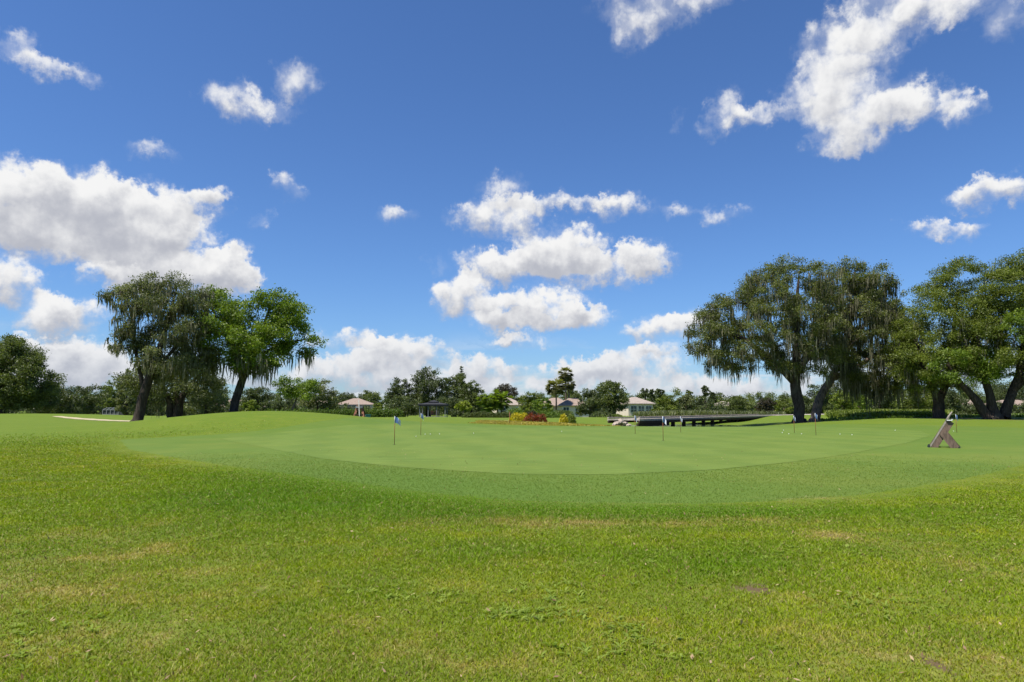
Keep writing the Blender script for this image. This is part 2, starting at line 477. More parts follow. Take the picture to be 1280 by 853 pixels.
def sheet(name, C, TH, RR, lift, mat, rings=70):
    n = len(TH)
    fr = np.linspace(0, 1, rings + 1)[1:]
    X = [np.array([C[0]])]; Y = [np.array([C[1]])]
    for f in fr:
        X.append(C[0] + np.cos(TH) * RR * f); Y.append(C[1] + np.sin(TH) * RR * f)
    X = np.concatenate(X); Y = np.concatenate(Y)
    Z = T(X, Y) + lift
    V = np.stack([X, Y, Z], 1)
    k = np.arange(n); k2 = (k + 1) % n
    tri = np.stack([np.zeros(n, int), 1 + k, 1 + k2], 1)
    quads = []
    for i in range(rings - 1):
        a = 1 + i * n
        quads.append(np.stack([a + k, a + n + k, a + n + k2, a + k2], 1))
    me = raw_mesh(name, V, [(3, tri), (4, np.concatenate(quads))], True)
    d_, l_, s_ = cond(X, Y); fattr(me, 'lush', 'POINT', l_); fattr(me, 'dry', 'POINT', d_)
    o = link(name, me, mat); tag(o, kind='structure'); return o

# ------------------------------------------------------------------ large-scale turf condition (dry / lush / bare), a property of the lawn itself
def px_blob(x, y, px, py, sx, sy, amt):
    c = gpt(px, py); D = c[1]
    lo = gpt(px, py - sy)[1] - D
    hi = D - gpt(px, py + sy)[1]
    s = 0.5 * (abs(lo) + abs(hi))
    return amt * gauss(x, y, c[0], c[1], sx * m_per_px(D), max(s, 0.12))

DRY = [(40, 700, 130, 45, .42), (150, 740, 120, 40, .25), (300, 820, 330, 40, .28), (930, 830, 420, 45, .16), (700, 655, 90, 6, .48), (930, 652, 130, 6, .45),
       (1050, 670, 45, 6, .65), (1180, 690, 80, 10, .35), (1240, 715, 70, 10, .42), (560, 650, 110, 8, .28), (1000, 745, 160, 20, .15),
       (760, 628, 120, 3, .35), (1020, 622, 60, 3, .5), (600, 690, 60, 10, .2), (1150, 800, 120, 20, .25)]
LUSH = [(620, 615, 260, 16, .85), (380, 592, 160, 10, .8), (450, 625, 160, 18, .6), (950, 640, 220, 7, .6), (930, 712, 90, 16, .65), (700, 640, 160, 8, .6),
        (820, 690, 200, 14, .35), (640, 690, 120, 10, .35), (1180, 620, 120, 10, .3), (250, 625, 120, 14, .3)]
SOIL = [(945, 737, 23, 3.0, .82), (1040, 670, 18, 3, .55), (1165, 829, 10, 2.6, .7), (325, 738, 7, 2, .7)]

def cond(x, y):
    dry = np.zeros_like(x); lush = np.zeros_like(x); soil = np.zeros_like(x)
    for b in DRY: dry += px_blob(x, y, *b)
    for b in LUSH: lush += px_blob(x, y, *b)
    for b in SOIL: soil += px_blob(x, y, *b)
    for px, D, rad in ((171, 46, 1.1), (219, 58, 1.6), (291, 48, .9), (998, 65, 1.7), (1018, 69, 1.7), (1174, 64, 1.4), (1246, 61, 1.9)):
        c = at(px, 522, D); soil = soil + .62 * gauss(x, y, c[0], c[1], rad, rad * 1.2)
    lush = lush + .5 * sstep(20, 38, np.hypot(x, y))
    dry = dry + .10 * (1 - sstep(5, 10, np.hypot(x, y)))
    return dry, np.clip(lush, 0, 1), soil

# ------------------------------------------------------------------ the ground, one sheet to the horizon
def build_ground():
    radii = np.concatenate([[0.4], np.geomspace(0.8, 4.0, 26), np.geomspace(4.1, 130, 300), np.geomspace(134, 4000, 46)])
    n = 900
    th = np.linspace(-math.pi, math.pi, n, endpoint=False)
    X = (radii[:, None] * np.cos(th)[None]).ravel(); Y = (radii[:, None] * np.sin(th)[None]).ravel()
    Z = T(X, Y)
    ins = inside_amount(X, Y, FC, FTH, FR)
    Z = Z - 0.035 * sstep(0.05, 0.9, ins)
    V = np.concatenate([np.stack([X, Y, Z], 1), [[0, 0, Tz(0, 0)]]])
    k = np.arange(n); k2 = (k + 1) % n
    quads = []
    for i in range(len(radii) - 1):
        a = i * n
        quads.append(np.stack([a + k, a + n + k, a + n + k2, a + k2], 1))
    tri = np.stack([np.full(n, len(V) - 1), k, k2], 1)
    me = raw_mesh('ground', V, [(4, np.concatenate(quads)), (3, tri)], True)
    d, l, s = cond(V[:, 0], V[:, 1])
    fattr(me, 'dry', 'POINT', d); fattr(me, 'lush', 'POINT', l); fattr(me, 'soil', 'POINT', s)
    o = link('ground', me, M['ground']); tag(o, kind='structure')
build_ground()
sheet('fringe', FC, FTH, FR, 0.0, M['fringe'])
sheet('putting_green', GC, GTH, GR, 0.005, M['green'])

# ------------------------------------------------------------------ mown rough: real blades
def blades(name, N, dmin, dmax, half, label, hscale=1.0):
    th = rng.uniform(-half, half, N); d = dmin + (dmax - dmin) * rng.random(N) ** 1.4
    # thin out with distance so that the blades fade into the turf below
    keep = rng.random(N) > sstep(dmax * 0.25, dmax, d) * 0.97
    th, d = th[keep], d[keep]
    x = np.sin(th) * d; y = np.cos(th) * d
    ins = inside_amount(x, y, FC, FTH, FR)
    dry, lush, soil = cond(x, y)
    clump = fbm(x * 1.7, y * 1.7, 11, 3)
    ok = (ins < rng.normal(0.0, 0.12, len(x))) & (soil * (0.1 + 1.8 * fbm(x * 22, y * 22, 31, 2)) < rng.uniform(.3, .75, len(x)))
    ok &= rng.random(len(x)) < 0.55 + 0.9 * clump
    x, y, d, dry, lush, clump = x[ok], y[ok], d[ok], dry[ok], lush[ok], clump[ok]
    n = len(x)
    z = T(x, y) - 0.004
    h = (0.012 + 0.016 * rng.random(n) ** 1.3 + 0.012 * lush + 0.014 * (clump - 0.5)) * hscale * (1 + d * 0.006) * (0.35 + 0.65 * sstep(0.0, 1.6, -ins[ok]))
    w = 0.0010 + 0.00038 * d; w = w * rng.uniform(0.7, 1.3, n)
    a = rng.uniform(0, 2 * math.pi, n)
    lean = rng.uniform(0.25, 1.5, n) * h
    la = rng.uniform(0, 2 * math.pi, n)
    ax, ay = np.cos(a) * w, np.sin(a) * w
    lx, ly = np.cos(la) * lean, np.sin(la) * lean
    P = np.zeros((n, 5, 3), np.float32)
    P[:, 0] = np.stack([x - ax, y - ay, z], 1); P[:, 1] = np.stack([x + ax, y + ay, z], 1)
    mx, my, mz = x + lx * .35, y + ly * .35, z + h * .62
    P[:, 2] = np.stack([mx - ax * .8, my - ay * .8, mz], 1); P[:, 3] = np.stack([mx + ax * .8, my + ay * .8, mz], 1)
    P[:, 4] = np.stack([x + lx, y + ly, z + h], 1)
    i = np.arange(n)[:, None] * 5
    quad = i + np.array([[0, 1, 3, 2]]); tri = i + np.array([[2, 3, 4]])
    me = raw_mesh(name, P.reshape(-1, 3), [(4, quad), (3, tri)])
    t = np.clip(rng.normal(0.5, 0.22, n) + 0.5 * (clump - 0.5), 0, 1)
    straw = (rng.random(n) < (0.17 + 0.50 * np.clip(dry, 0, 1))) * rng.uniform(0.3, 1.0, n)
    fattr(me, 'tint', 'FACE', np.concatenate([t, t]))
    fattr(me, 'straw', 'FACE', np.concatenate([straw, straw]))
    fattr(me, 'dry', 'FACE', np.concatenate([dry, dry]) * 0.8)
    fattr(me, 'lush', 'FACE', np.concatenate([lush, lush]))
    o = link(name, me, M['blade'])
    tag(o, label, 'grass', kind='stuff'); return o
GRASS_N = 2000000
blades('grass', GRASS_N, 2.3, 42.0, R(50), 'short rough grass with dry straw patches in the foreground')

def fringe_blades():
    N = 330000
    th = rng.uniform(-R(45), R(45), N); d = rng.uniform(8.5, 24.0, N)
    x = np.sin(th) * d; y = np.cos(th) * d
    fi = inside_amount(x, y, FC, FTH, FR); gi = inside_amount(x, y, GC, GTH, GR)
    ok = (fi > 0.0) & (gi < rng.normal(0, .04, N)) & (rng.random(N) > sstep(14, 24, d))
    x, y, d = x[ok], y[ok], d[ok]; n = len(x); z = T(x, y) - .002
    h = rng.uniform(.006, .015, n); w = .0015 + .0005 * d; a = rng.uniform(0, 6.283, n); la = rng.uniform(0, 6.283, n); le = h * rng.uniform(.3, 1.4, n)
    P = np.zeros((n, 3, 3), np.float32)
    P[:, 0] = np.stack([x - np.cos(a) * w, y - np.sin(a) * w, z], 1); P[:, 1] = np.stack([x + np.cos(a) * w, y + np.sin(a) * w, z], 1)
    P[:, 2] = np.stack([x + np.cos(la) * le, y + np.sin(la) * le, z + h], 1)
    me = raw_mesh('fringe_grass', P.reshape(-1, 3), [(3, np.arange(n * 3).reshape(n, 3))])
    fattr(me, 'tint', 'FACE', np.clip(rng.normal(.55, .25, n) - .45 * cond(x, y)[1], 0, 1))
    tag(link('fringe_grass', me, M['fringe_blade']), 'closely mown grass of the collar around the putting green', 'grass', kind='stuff')
fringe_blades()

# small broad-leaved weeds poking out of the rough
def weeds():
    sp = [(505, 742, 50, 10), (690, 770, 30, 6), (640, 772, 20, 5), (1010, 640, 30, 6), (1240, 660, 25, 8), (690, 742, 25, 10), (960, 690, 60, 10), (1110, 760, 40, 8), (780, 790, 20, 8),
          (260, 600, 100, 8), (120, 632, 90, 6), (320, 670, 60, 8), (470, 590, 70, 5), (780, 815, 60, 10), (1230, 650, 40, 8), (640, 675, 70, 10), (30, 800, 60, 15), (900, 700, 120, 14)]
    vs = []; fs = []; ts = []
    for px, py, sx, sy in sp:
        for q in range(24):
            c = gpt(px + random.gauss(0, sx), py + random.gauss(0, sy))
            if inside_amount(c[0], c[1], FC, FTH, FR) > -0.1: continue
            z = Tz(*c) + 0.008
            tt = random.uniform(0.3, 1)
            for k in range(random.randint(4, 7)):
                a = random.uniform(0, 6.28); L = random.uniform(0.025, 0.065); W = random.uniform(0.005, 0.009); e = random.uniform(0.2, 0.9)
                dx, dy = math.cos(a), math.sin(a); n = len(vs)
                vs += [(c[0], c[1], z), (c[0] + dx * L * .5 - dy * W, c[1] + dy * L * .5 + dx * W, z + L * .5 * e), (c[0] + dx * L, c[1] + dy * L, z + L * .55 * e),
                       (c[0] + dx * L * .5 + dy * W, c[1] + dy * L * .5 - dx * W, z + L * .5 * e)]
                fs.append((n, n + 1, n + 2, n + 3)); ts.append(tt)
    me = raw_mesh('weeds', np.array(vs), [(4, np.array(fs))])
    fattr(me, 'tint', 'FACE', np.array(ts))
    tag(link('weeds', me, M['weed']), 'pale green broad-leaved weeds scattered through the foreground rough', 'weeds', kind='stuff')
weeds()

def litter():
    rg = np.random.default_rng(77); N = 2600
    th = rg.uniform(-R(48), R(48), N); d = 2.6 + 20 * rg.random(N) ** 1.5
    x, y = np.sin(th) * d, np.cos(th) * d; z = T(x, y) + rg.uniform(.012, .03, N)
    L = rg.uniform(.008, .022, N)
    V = leaf_quads(np.stack([x, y, z], 1), L, L * rg.uniform(.15, .55, N), rg, up=1.6)
    me = raw_mesh('leaf_litter', V.reshape(-1, 3), [(4, np.arange(N * 4).reshape(N, 4))]); fattr(me, 'tint', 'FACE', rg.random(N))
    tag(link('leaf_litter', me, M['litter']), 'dry clippings and small brown fallen leaves on the rough', 'leaf litter', kind='stuff')

# ------------------------------------------------------------------ foliage
def unit(v): return v / np.maximum(np.linalg.norm(v, axis=1, keepdims=True), 1e-6)

def leaf_quads(C, L, W, rg, up=0.25, droop=0.0):
    n = len(C)
    a = unit(rg.normal(size=(n, 3)) + np.array([0, 0, -droop]))
    nn = unit(rg.normal(size=(n, 3)) + np.array([0, 0, up * 2]))
    b = unit(np.cross(a, nn) + 1e-5)
    L = np.asarray(L).reshape(-1, 1); W = np.asarray(W).reshape(-1, 1)
    V = np.stack([C - a * L, C + b * W, C + a * L, C - b * W], 1)
    return V

litter()

def leaves_mesh(name, V, tint, mat, parent):
    n = len(V)
    F = np.arange(n * 4).reshape(n, 4)
    me = raw_mesh(name, V.reshape(-1, 3), [(4, F)])
    fattr(me, 'tint', 'FACE', tint)
    return link(name, me, mat, parent)

def in_poly(P, pts):
    x, y = pts[:, 0], pts[:, 1]
    c = np.zeros(len(pts), bool); n = len(P)
    for i in range(n):
        x1, y1 = P[i]; x2, y2 = P[(i + 1) % n]
        cond_ = ((y1 > y) != (y2 > y)) & (x < (x2 - x1) * (y - y1) / (y2 - y1 + 1e-12) + x1)
        c ^= cond_
    return c

def edge_dist(P, pts):
    best = np.full(len(pts), 1e9); n = len(P)
    for i in range(n):
        a = np.array(P[i], float); b = np.array(P[(i + 1) % n], float); e = b - a
        t = np.clip(((pts - a) @ e) / (e @ e + 1e-12), 0, 1)
        best = np.minimum(best, np.linalg.norm(pts - (a + t[:, None] * e), axis=1))
    return best

def crown_clumps(P, r, depth, rg, layers=2, drop=0.12, dens=1.0):
    """P: crown outline in local metres (x, z). Fills its volume with clump centres; thickness follows the distance to the outline."""
    P = np.array(P, float)
    lo, hi = P.min(0), P.max(0)
    out = []
    area = (hi - lo).prod()
    for ly in range(layers):
        N = int(area / (r * r) * 9)
        q = rg.uniform(lo, hi, (N, 2)); q = q[in_poly(P, q)]
        ed = edge_dist(P, q)
        keep = ed > r * 0.45
        q, ed = q[keep], ed[keep]
        if len(q) == 0: continue
        emax = ed.max()
        chosen = []
        md = r * 0.95 / math.sqrt(dens)
        for i in range(len(q)):
            if chosen and np.min(np.sum((q[chosen] - q[i]) ** 2, 1)) < md * md: continue
            chosen.append(i)
        q, ed = q[chosen], ed[chosen]
        kk = rg.random(len(q)) > drop
        q, ed = q[kk], ed[kk]
        half = depth * np.sqrt(np.clip(ed / max(emax, 1e-3), 0.05, 1))
        dy = rg.uniform(-1, 1, len(q)) * half
        rr = r * rg.uniform(0.75, 1.2, len(q)) * np.clip(ed / r, 0.6, 1.0)
        out.append(np.stack([q[:, 0], dy, q[:, 1], rr], 1))
    return np.concatenate(out)

def foliage(clumps, twig_r, leaf, per_twig, twigs_k, rg, flat=0.75, tvar=0.22, zr=None):
    """leaves gathered on twigs, twigs spread over each clump's shell."""
    Vs = []; ts = []
    for (x, y, z, r) in clumps:
        nt_ = max(4, int(twigs_k * r * r))
        d = unit(rg.normal(size=(nt_, 3))); d[:, 2] = d[:, 2] * flat + 0.1
        rad = r * rg.uniform(0.35, 1.0, (nt_, 1))
        tc = np.array([x, y, z]) + d * rad
        n = nt_ * per_twig
        cc = np.repeat(tc, per_twig, 0) + rg.normal(size=(n, 3)) * twig_r * np.array([1, 1, 0.6])
        L = leaf * rg.uniform(0.7, 1.3, n)
        Vs.append(leaf_quads(cc, L, L * 0.48, rg, up=0.4))
        ct = rg.normal(0.5, tvar * 0.7)
        tw = np.repeat(rg.normal(0, tvar * 0.6, nt_), per_twig)
        ts.append(np.clip(ct + tw + rg.normal(0, 0.12, n), 0, 1))
    return np.concatenate(Vs), np.concatenate(ts)

def limbs(mb, stems, clumps, rg, rmax=0.16, lift=0.25, sides=6, every=1):
    """branches growing from the stems out to clump centres."""
    nodes = []; rad = []
    for pts, rr in stems:
        for i in range(len(pts) - 1):
            for t in np.linspace(0, 1, 5)[:-1]:
                nodes.append(np.array(pts[i]) * (1 - t) + np.array(pts[i + 1]) * t); rad.append(rr[i] * (1 - t) + rr[i + 1] * t)
        nodes.append(np.array(pts[-1])); rad.append(rr[-1])
    nstart = len(nodes) // 4
    order = np.argsort([min(np.linalg.norm(c[:3] - n) for n in nodes) for c in clumps])
    for j in order[::every]:
        c = clumps[j, :3]
        N = np.array(nodes)
        dist = np.linalg.norm(N - c, axis=1) + np.where(N[:, 2] > c[2] + 0.2, 2.0, 0) + np.where(np.arange(len(N)) < nstart, 1.5, 0)
        k = int(np.argmin(dist)); s = N[k]
        L = np.linalg.norm(c - s)
        if L < 0.15: continue
        r0 = min(rad[k] * 0.75, rmax, 0.025 + 0.035 * L); r1 = 0.018
        mid = (s + c) / 2 + np.array([rg.normal(0, .12) * L, rg.normal(0, .12) * L, lift * L * rg.uniform(-0.2, .6)])
        pts = []; rs = []
        for t in np.linspace(0, 1, 6):
            p = s * (1 - t) ** 2 + mid * 2 * t * (1 - t) + c * t * t
            pts.append(p); rs.append(r0 * (1 - t) + r1 * t)
            if t > 0: nodes.append(p); rad.append(r0 * (1 - t) + r1 * t)
        mb.tube(pts, rs, sides, cap=False)

def moss_strands(clumps, n_per, lmin, lmax, rg, width=0.034):
    """hanks of hanging Spanish moss: a few narrow tapering ribbons each."""
    V = []; t = []
    for (x, y, z, r) in clumps:
        for k in range(rg.poisson(n_per)):
            bx, by = x + rg.normal(0, r * .55), y + rg.normal(0, r * .55); bz = z + rg.uniform(-.5, .35) * r
            L = rg.uniform(lmin, lmax) * rg.uniform(0.5, 1.0)
            tt = np.clip(rg.normal(0.5, 0.22), 0, 1)
            for s in range(6):
                sx, sy = bx + rg.normal(0, .14), by + rg.normal(0, .14)
                LL = L * rg.uniform(0.55, 1.05); nseg = 4
                a = rg.uniform(0, math.pi); w = width * rg.uniform(0.6, 1.4)
                zz = bz + rg.uniform(-.1, .2)
                px_, py_, pz_ = sx, sy, zz
                ww = w * 0.7
                for g in range(nseg):
                    nx, ny = px_ + rg.normal(0, .03), py_ + rg.normal(0, .03); nz = pz_ - LL / nseg
                    w2 = w * (1.1, 1.0, 0.75, 0.12)[g]
                    ca, sa = math.cos(a), math.sin(a)
                    V.append([(px_ - ca * ww, py_ - sa * ww, pz_), (nx - ca * w2, ny - sa * w2, nz), (nx + ca * w2, ny + sa * w2, nz), (px_ + ca * ww, py_ + sa * ww, pz_)])
                    t.append(np.clip(tt + rg.normal(0, .1), 0, 1))
                    px_, py_, pz_, ww = nx, ny, nz, w2; a += rg.normal(0, .35)
    return np.array(V), np.array(t)

def big_tree(name, label, base_px, D, crown_px, stems_px, leafmat, seed, r=1.0, depth=4.0, layers=2, leaf=0.085, per_twig=26, twigs_k=20,
             moss=None, drop=0.12, barkmat='bark', dens=1.0, group=None, cat='tree', gapholes=(), flat=0.7, twig_r=0.24):
    rg = np.random.default_rng(seed)
    b = at(base_px[0], base_px[1], D)
    bz = Tz(b[0], D)
    root = empty(name, (b[0], D, bz), label, cat, group)
    k = m_per_px(D) * 1.005
    def loc(p): return ((p[0] - base_px[0]) * k, (base_px[1] - p[1]) * k + (b[2] - bz))
    P = [loc(p) for p in crown_px]
    cl = crown_clumps(P, r, depth, rg, layers, drop, dens)
    for hp in gapholes:
        H = np.array([loc(p) for p in hp]); cl = cl[~in_poly(H, cl[:, [0, 2]])]
    mb = MB(); stems = []
    for st in stems_px:
        pts = []; rr = []
        for i, q in enumerate(st):
            x, z = loc(q[:2]); y = q[3] if len(q) > 3 else 0.0
            if i == 0 and q[1] >= base_px[1] - 3: z = -0.12
            pts.append((x, y, z)); rr.append(q[2])
        # flare at the root
        if st[0][1] >= base_px[1] - 3:
            p0 = np.array(pts[0]); p1 = np.array(pts[1]); f = p0 + (p1 - p0) * 0.16
            pts.insert(1, tuple(f)); rr.insert(1, rr[0] * 0.98); rr[0] *= 1.45
        # wobble: subdivide
        P2 = []; R2 = []
        for i in range(len(pts) - 1):
            a, c = np.array(pts[i]), np.array(pts[i + 1])
            for t in (0, .5):
                j = 0 if t == 0 else rr[i] * .15
                P2.append(a * (1 - t) + c * t + rg.normal(0, 1, 3) * j); R2.append((rr[i] * (1 - t) + rr[i + 1] * t) * rg.uniform(.92, 1.08))
        P2.append(np.array(pts[-1])); R2.append(rr[-1])
        mb.tube(P2, R2, 12); stems.append((P2, R2))
    limbs(mb, stems, cl, rg, rmax=0.2)
    mb.build('trunk', M[barkmat], root, smooth=True)
    V, t = foliage(cl, twig_r, leaf, per_twig, twigs_k * 2.3, rg, flat)
    leaves_mesh('crown', V, t, M[leafmat], root)
    if moss:
        npc, lmin, lmax, zlim = moss
        zl = loc((0, zlim))[1]
        mc = cl[cl[:, 2] < zl]
        V, t = moss_strands(mc, npc, lmin, lmax, rg)
        if len(V): leaves_mesh('spanish_moss', V, t, M['moss'], root)
    return root

# --- the left pair of oaks and the mossy tree between them
big_tree('mossy_oak', 'slender mossy oak with a dark trunk standing in the hollow left of the mound', (171, 534), 46,
         [(120, 366), (128, 352), (142, 347), (160, 352), (168, 340), (182, 336), (196, 346), (206, 343), (222, 340), (240, 348), (252, 368), (262, 400), (264, 440), (256, 466), (238, 474),
          (215, 478), (195, 484), (180, 474), (160, 450), (138, 440), (138, 418), (146, 398), (140, 386), (128, 384)],
         [[(171, 534, .34), (176, 500, .30), (184, 470, .25), (196, 430, .18), (206, 390, .12), (212, 360, .06)],
          [(178, 492, .18), (170, 460, .13), (162, 425, .09), (156, 390, .05), (140, 362, .03)],
          [(184, 470, .15), (206, 445, .11), (232, 410, .07)]],
         'oak_grey', 21, r=0.72, depth=2.7, layers=3, leaf=0.062, per_twig=22, twigs_k=22, moss=(4.6, 0.4, 1.5, 352), drop=0.26, twig_r=0.17)
big_tree('bright_oak', 'vivid green oak with a lumpy crown and leaning trunk on top of the mound', (291, 516), 48,
         [(234, 374), (244, 358), (262, 354), (276, 366), (290, 374), (304, 380), (314, 368), (334, 357), (360, 364), (379, 380), (378, 404), (394, 418), (401, 438), (390, 452), (374, 448),
          (362, 462), (345, 470), (322, 474), (300, 470), (282, 462), (262, 466), (246, 445), (248, 418), (236, 396)],
         [[(291, 516, .31), (297, 490, .27), (304, 468, .23), (316, 440, .17), (326, 405, .10), (335, 378, .05)],
          [(304, 468, .15), (290, 440, .11), (268, 405, .07), (256, 375, .04)],
          [(310, 455, .13), (345, 430, .09), (378, 425, .05)]],
         'oak_bright', 22, r=0.85, depth=3.2, layers=3, leaf=0.085, per_twig=22, twigs_k=19, moss=(4.0, 0.6, 2.0, 438), drop=0.06, flat=0.8, twig_r=0.2)
big_tree('multi_stem_oak', 'low oak with a cluster of stems between the two tall left oaks', (219, 527), 58,
         [(150, 476), (165, 455), (190, 446), (225, 446), (262, 452), (284, 470), (290, 492), (276, 508), (250, 512), (225, 505), (200, 508), (170, 506), (152, 494)],
         [[(215, 527, .32), (212, 505, .25), (200, 482, .15), (188, 465, .08)], [(222, 527, .34), (224, 500, .26), (238, 478, .15), (250, 465, .08)], [(219, 526, .25), (219, 490, .17), (218, 465, .08)]],
         'oak_grey', 23, r=0.9, depth=3.0, layers=2, leaf=0.085, per_twig=22, twigs_k=18, moss=(1.4, 0.8, 2.0, 500), drop=0.1)

big_tree('oak_tree', 'full dense rounded oak cut by the left edge behind the grass ridge', (4, 518), 112,
         [(-70, 470), (-55, 440), (-35, 424), (-10, 415), (12, 419), (32, 430), (48, 446), (60, 464), (68, 488), (62, 512), (20, 516), (-40, 516), (-68, 505)],
         [[(4, 518, .5), (2, 490, .4), (0, 455, .2)], [(2, 490, .25), (30, 465, .12)]],
         'mid_leaf', 24, r=1.5, depth=6.0, layers=3, leaf=0.15, per_twig=16, twigs_k=10, drop=0.05, twig_r=.35, flat=.8)

# --- the right group of live oaks
big_tree('spreading_oak', 'huge dark live oak with a wide mossy crown and thick trunk beside the bridge end', (998, 523), 65,
         [(862, 432), (866, 408), (880, 386), (896, 374), (904, 360), (930, 362), (930, 346), (955, 332), (985, 319), (1015, 318), (1030, 328), (1045, 334), (1056, 380), (1056, 440), (1040, 476),
          (1005, 474), (975, 470), (945, 466), (925, 470), (905, 462), (888, 462), (872, 448)],
         [[(998, 523, .55), (997, 495, .48), (996, 470, .42), (1000, 430, .30), (1002, 385, .20), (1006, 345, .09)],
          [(994, 478, .36), (970, 452, .27), (935, 425, .18), (900, 410, .09)], [(996, 470, .32), (1020, 440, .24), (1040, 395, .13)],
          [(985, 462, .25), (965, 420, .17), (940, 380, .10)]],
         'oak', 31, r=0.80, depth=5.2, layers=3, leaf=0.082, per_twig=20, twigs_k=15, moss=(3.2, 0.5, 2.5, 340), drop=0.34, flat=0.6)
big_tree('leaning_oak', 'live oak leaning right with a pale sunlit trunk base and the longest moss curtain', (1018, 523), 69,
         [(1038, 345), (1050, 328), (1070, 318), (1090, 327), (1106, 325), (1124, 344), (1130, 364), (1146, 376), (1150, 420), (1152, 476), (1122, 496), (1088, 497), (1056, 484), (1034, 440), (1028, 390)],
         [[(1018, 523, .46), (1025, 500, .41), (1040, 476, .35), (1060, 440, .30), (1068, 395, .18), (1074, 345, .07)],
          [(1040, 476, .28), (1080, 455, .22), (1120, 430, .10)], [(1055, 450, .22), (1090, 400, .14), (1110, 360, .07)]],
         'oak', 32, r=0.80, depth=5.2, layers=3, leaf=0.082, per_twig=20, twigs_k=16, moss=(4.6, 0.6, 3.6, 345), drop=0.30, flat=0.6, barkmat='bark_pale')
FORKED = big_tree('low_forked_oak', 'dark trunked oak with a low sunlit skirt of branches behind the near bag stand', (1174, 526), 64,
         [(1130, 402), (1148, 372), (1160, 353), (1174, 346), (1184, 329), (1210, 317), (1234, 325), (1246, 345), (1244, 385), (1234, 430), (1232, 468), (1200, 488), (1160, 496), (1122, 490), (1112, 450), (1118, 420)],
         [[(1174, 526, .50), (1175, 505, .46), (1170, 488, .34), (1160, 465, .22), (1150, 425, .10)], [(1176, 500, .34), (1190, 470, .26), (1198, 420, .18), (1206, 365, .09)]],
         'oak_olive', 33, r=0.82, depth=4.6, layers=3, leaf=0.082, per_twig=20, twigs_k=15, moss=(1.0, 0.6, 2.0, 400), drop=0.17, flat=0.6)
FANNING = big_tree('many_limbed_oak', 'large oak at the right edge with several thick limbs fanning out from one base', (1246, 528), 61,
         [(1226, 378), (1246, 346), (1256, 324), (1284, 312), (1330, 318), (1362, 350), (1385, 400), (1372, 460), (1330, 486), (1285, 474), (1240, 478), (1198, 474), (1192, 446), (1206, 408)],
         [[(1238, 528, .42), (1224, 503, .36), (1206, 482, .26), (1192, 462, .16), (1186, 440, .06)], [(1246, 528, .46), (1240, 495, .34), (1232, 462, .24), (1230, 420, .12)],
          [(1254, 528, .48), (1264, 500, .40), (1278, 470, .32), (1290, 420, .20), (1296, 360, .08)], [(1270, 488, .28), (1310, 455, .2), (1345, 420, .1)]],
         'oak_olive', 34, r=0.82, depth=4.6, layers=3, leaf=0.082, per_twig=20, twigs_k=15, moss=(0.8, 0.6, 1.6, 400), drop=0.17, flat=0.6)

def skirt(root, base_px, D, poly, mat, seed, r=.8, depth=2.2, yoff=-3.4):  # extra foliage whose brighter leaf colour paints sunlight on the outer leaves
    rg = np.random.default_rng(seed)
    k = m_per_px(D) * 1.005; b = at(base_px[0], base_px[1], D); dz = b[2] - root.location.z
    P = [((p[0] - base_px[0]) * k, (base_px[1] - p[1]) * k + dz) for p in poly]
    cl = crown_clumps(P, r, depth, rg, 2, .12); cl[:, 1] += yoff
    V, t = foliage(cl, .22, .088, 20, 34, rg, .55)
    leaves_mesh('sunlit_foliage', V, t, M[mat], root)
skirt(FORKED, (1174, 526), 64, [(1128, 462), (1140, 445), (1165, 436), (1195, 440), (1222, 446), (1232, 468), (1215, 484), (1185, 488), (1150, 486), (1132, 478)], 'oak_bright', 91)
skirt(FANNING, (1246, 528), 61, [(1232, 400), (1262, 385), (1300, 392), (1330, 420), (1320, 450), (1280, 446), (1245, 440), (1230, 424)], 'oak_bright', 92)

# ------------------------------------------------------------------ background trees
TPL = {
    'round': [(-1, .30), (-.95, .55), (-.75, .8), (-.4, .95), (0, 1), (.4, .94), (.75, .8), (.96, .55), (1, .3), (.9, .08), (.4, .02), (-.4, .02), (-.9, .08)],
    'oval': [(-1, .35), (-.9, .62), (-.6, .86), (-.2, 1), (.25, .98), (.6, .84), (.92, .6), (1, .35), (.8, .14), (.3, .08), (-.3, .08), (-.8, .14)],
    'flat': [(-1, .55), (-.9, .74), (-.6, .9), (-.15, 1), (.3, .97), (.7, .86), (.95, .7), (1, .52), (.6, .38), (.1, .42), (-.4, .36), (-.8, .42)],
    'cone': [(-.8, .08), (-1, .2), (-.6, .5), (-.3, .8), (-.05, 1), (.05, 1), (.3, .8), (.62, .5), (1, .2), (.8, .08)],
    'pine': [(-.6, .55), (-1, .68), (-.7, .9), (0, 1), (.7, .92), (1, .7), (.6, .52), (0, .58)],
}

def jitter_poly(P, rg, amt=0.1):
    Q = []
    for i in range(len(P)):
        a = np.array(P[i]); b = np.array(P[(i + 1) % len(P)])
        for t in (0, .5):
            Q.append(a * (1 - t) + b * t + rg.normal(0, amt, 2) * np.array([1, .55]))
    Q = np.array(Q); Q[:, 1] = np.clip(Q[:, 1], .01, 1.02); return Q

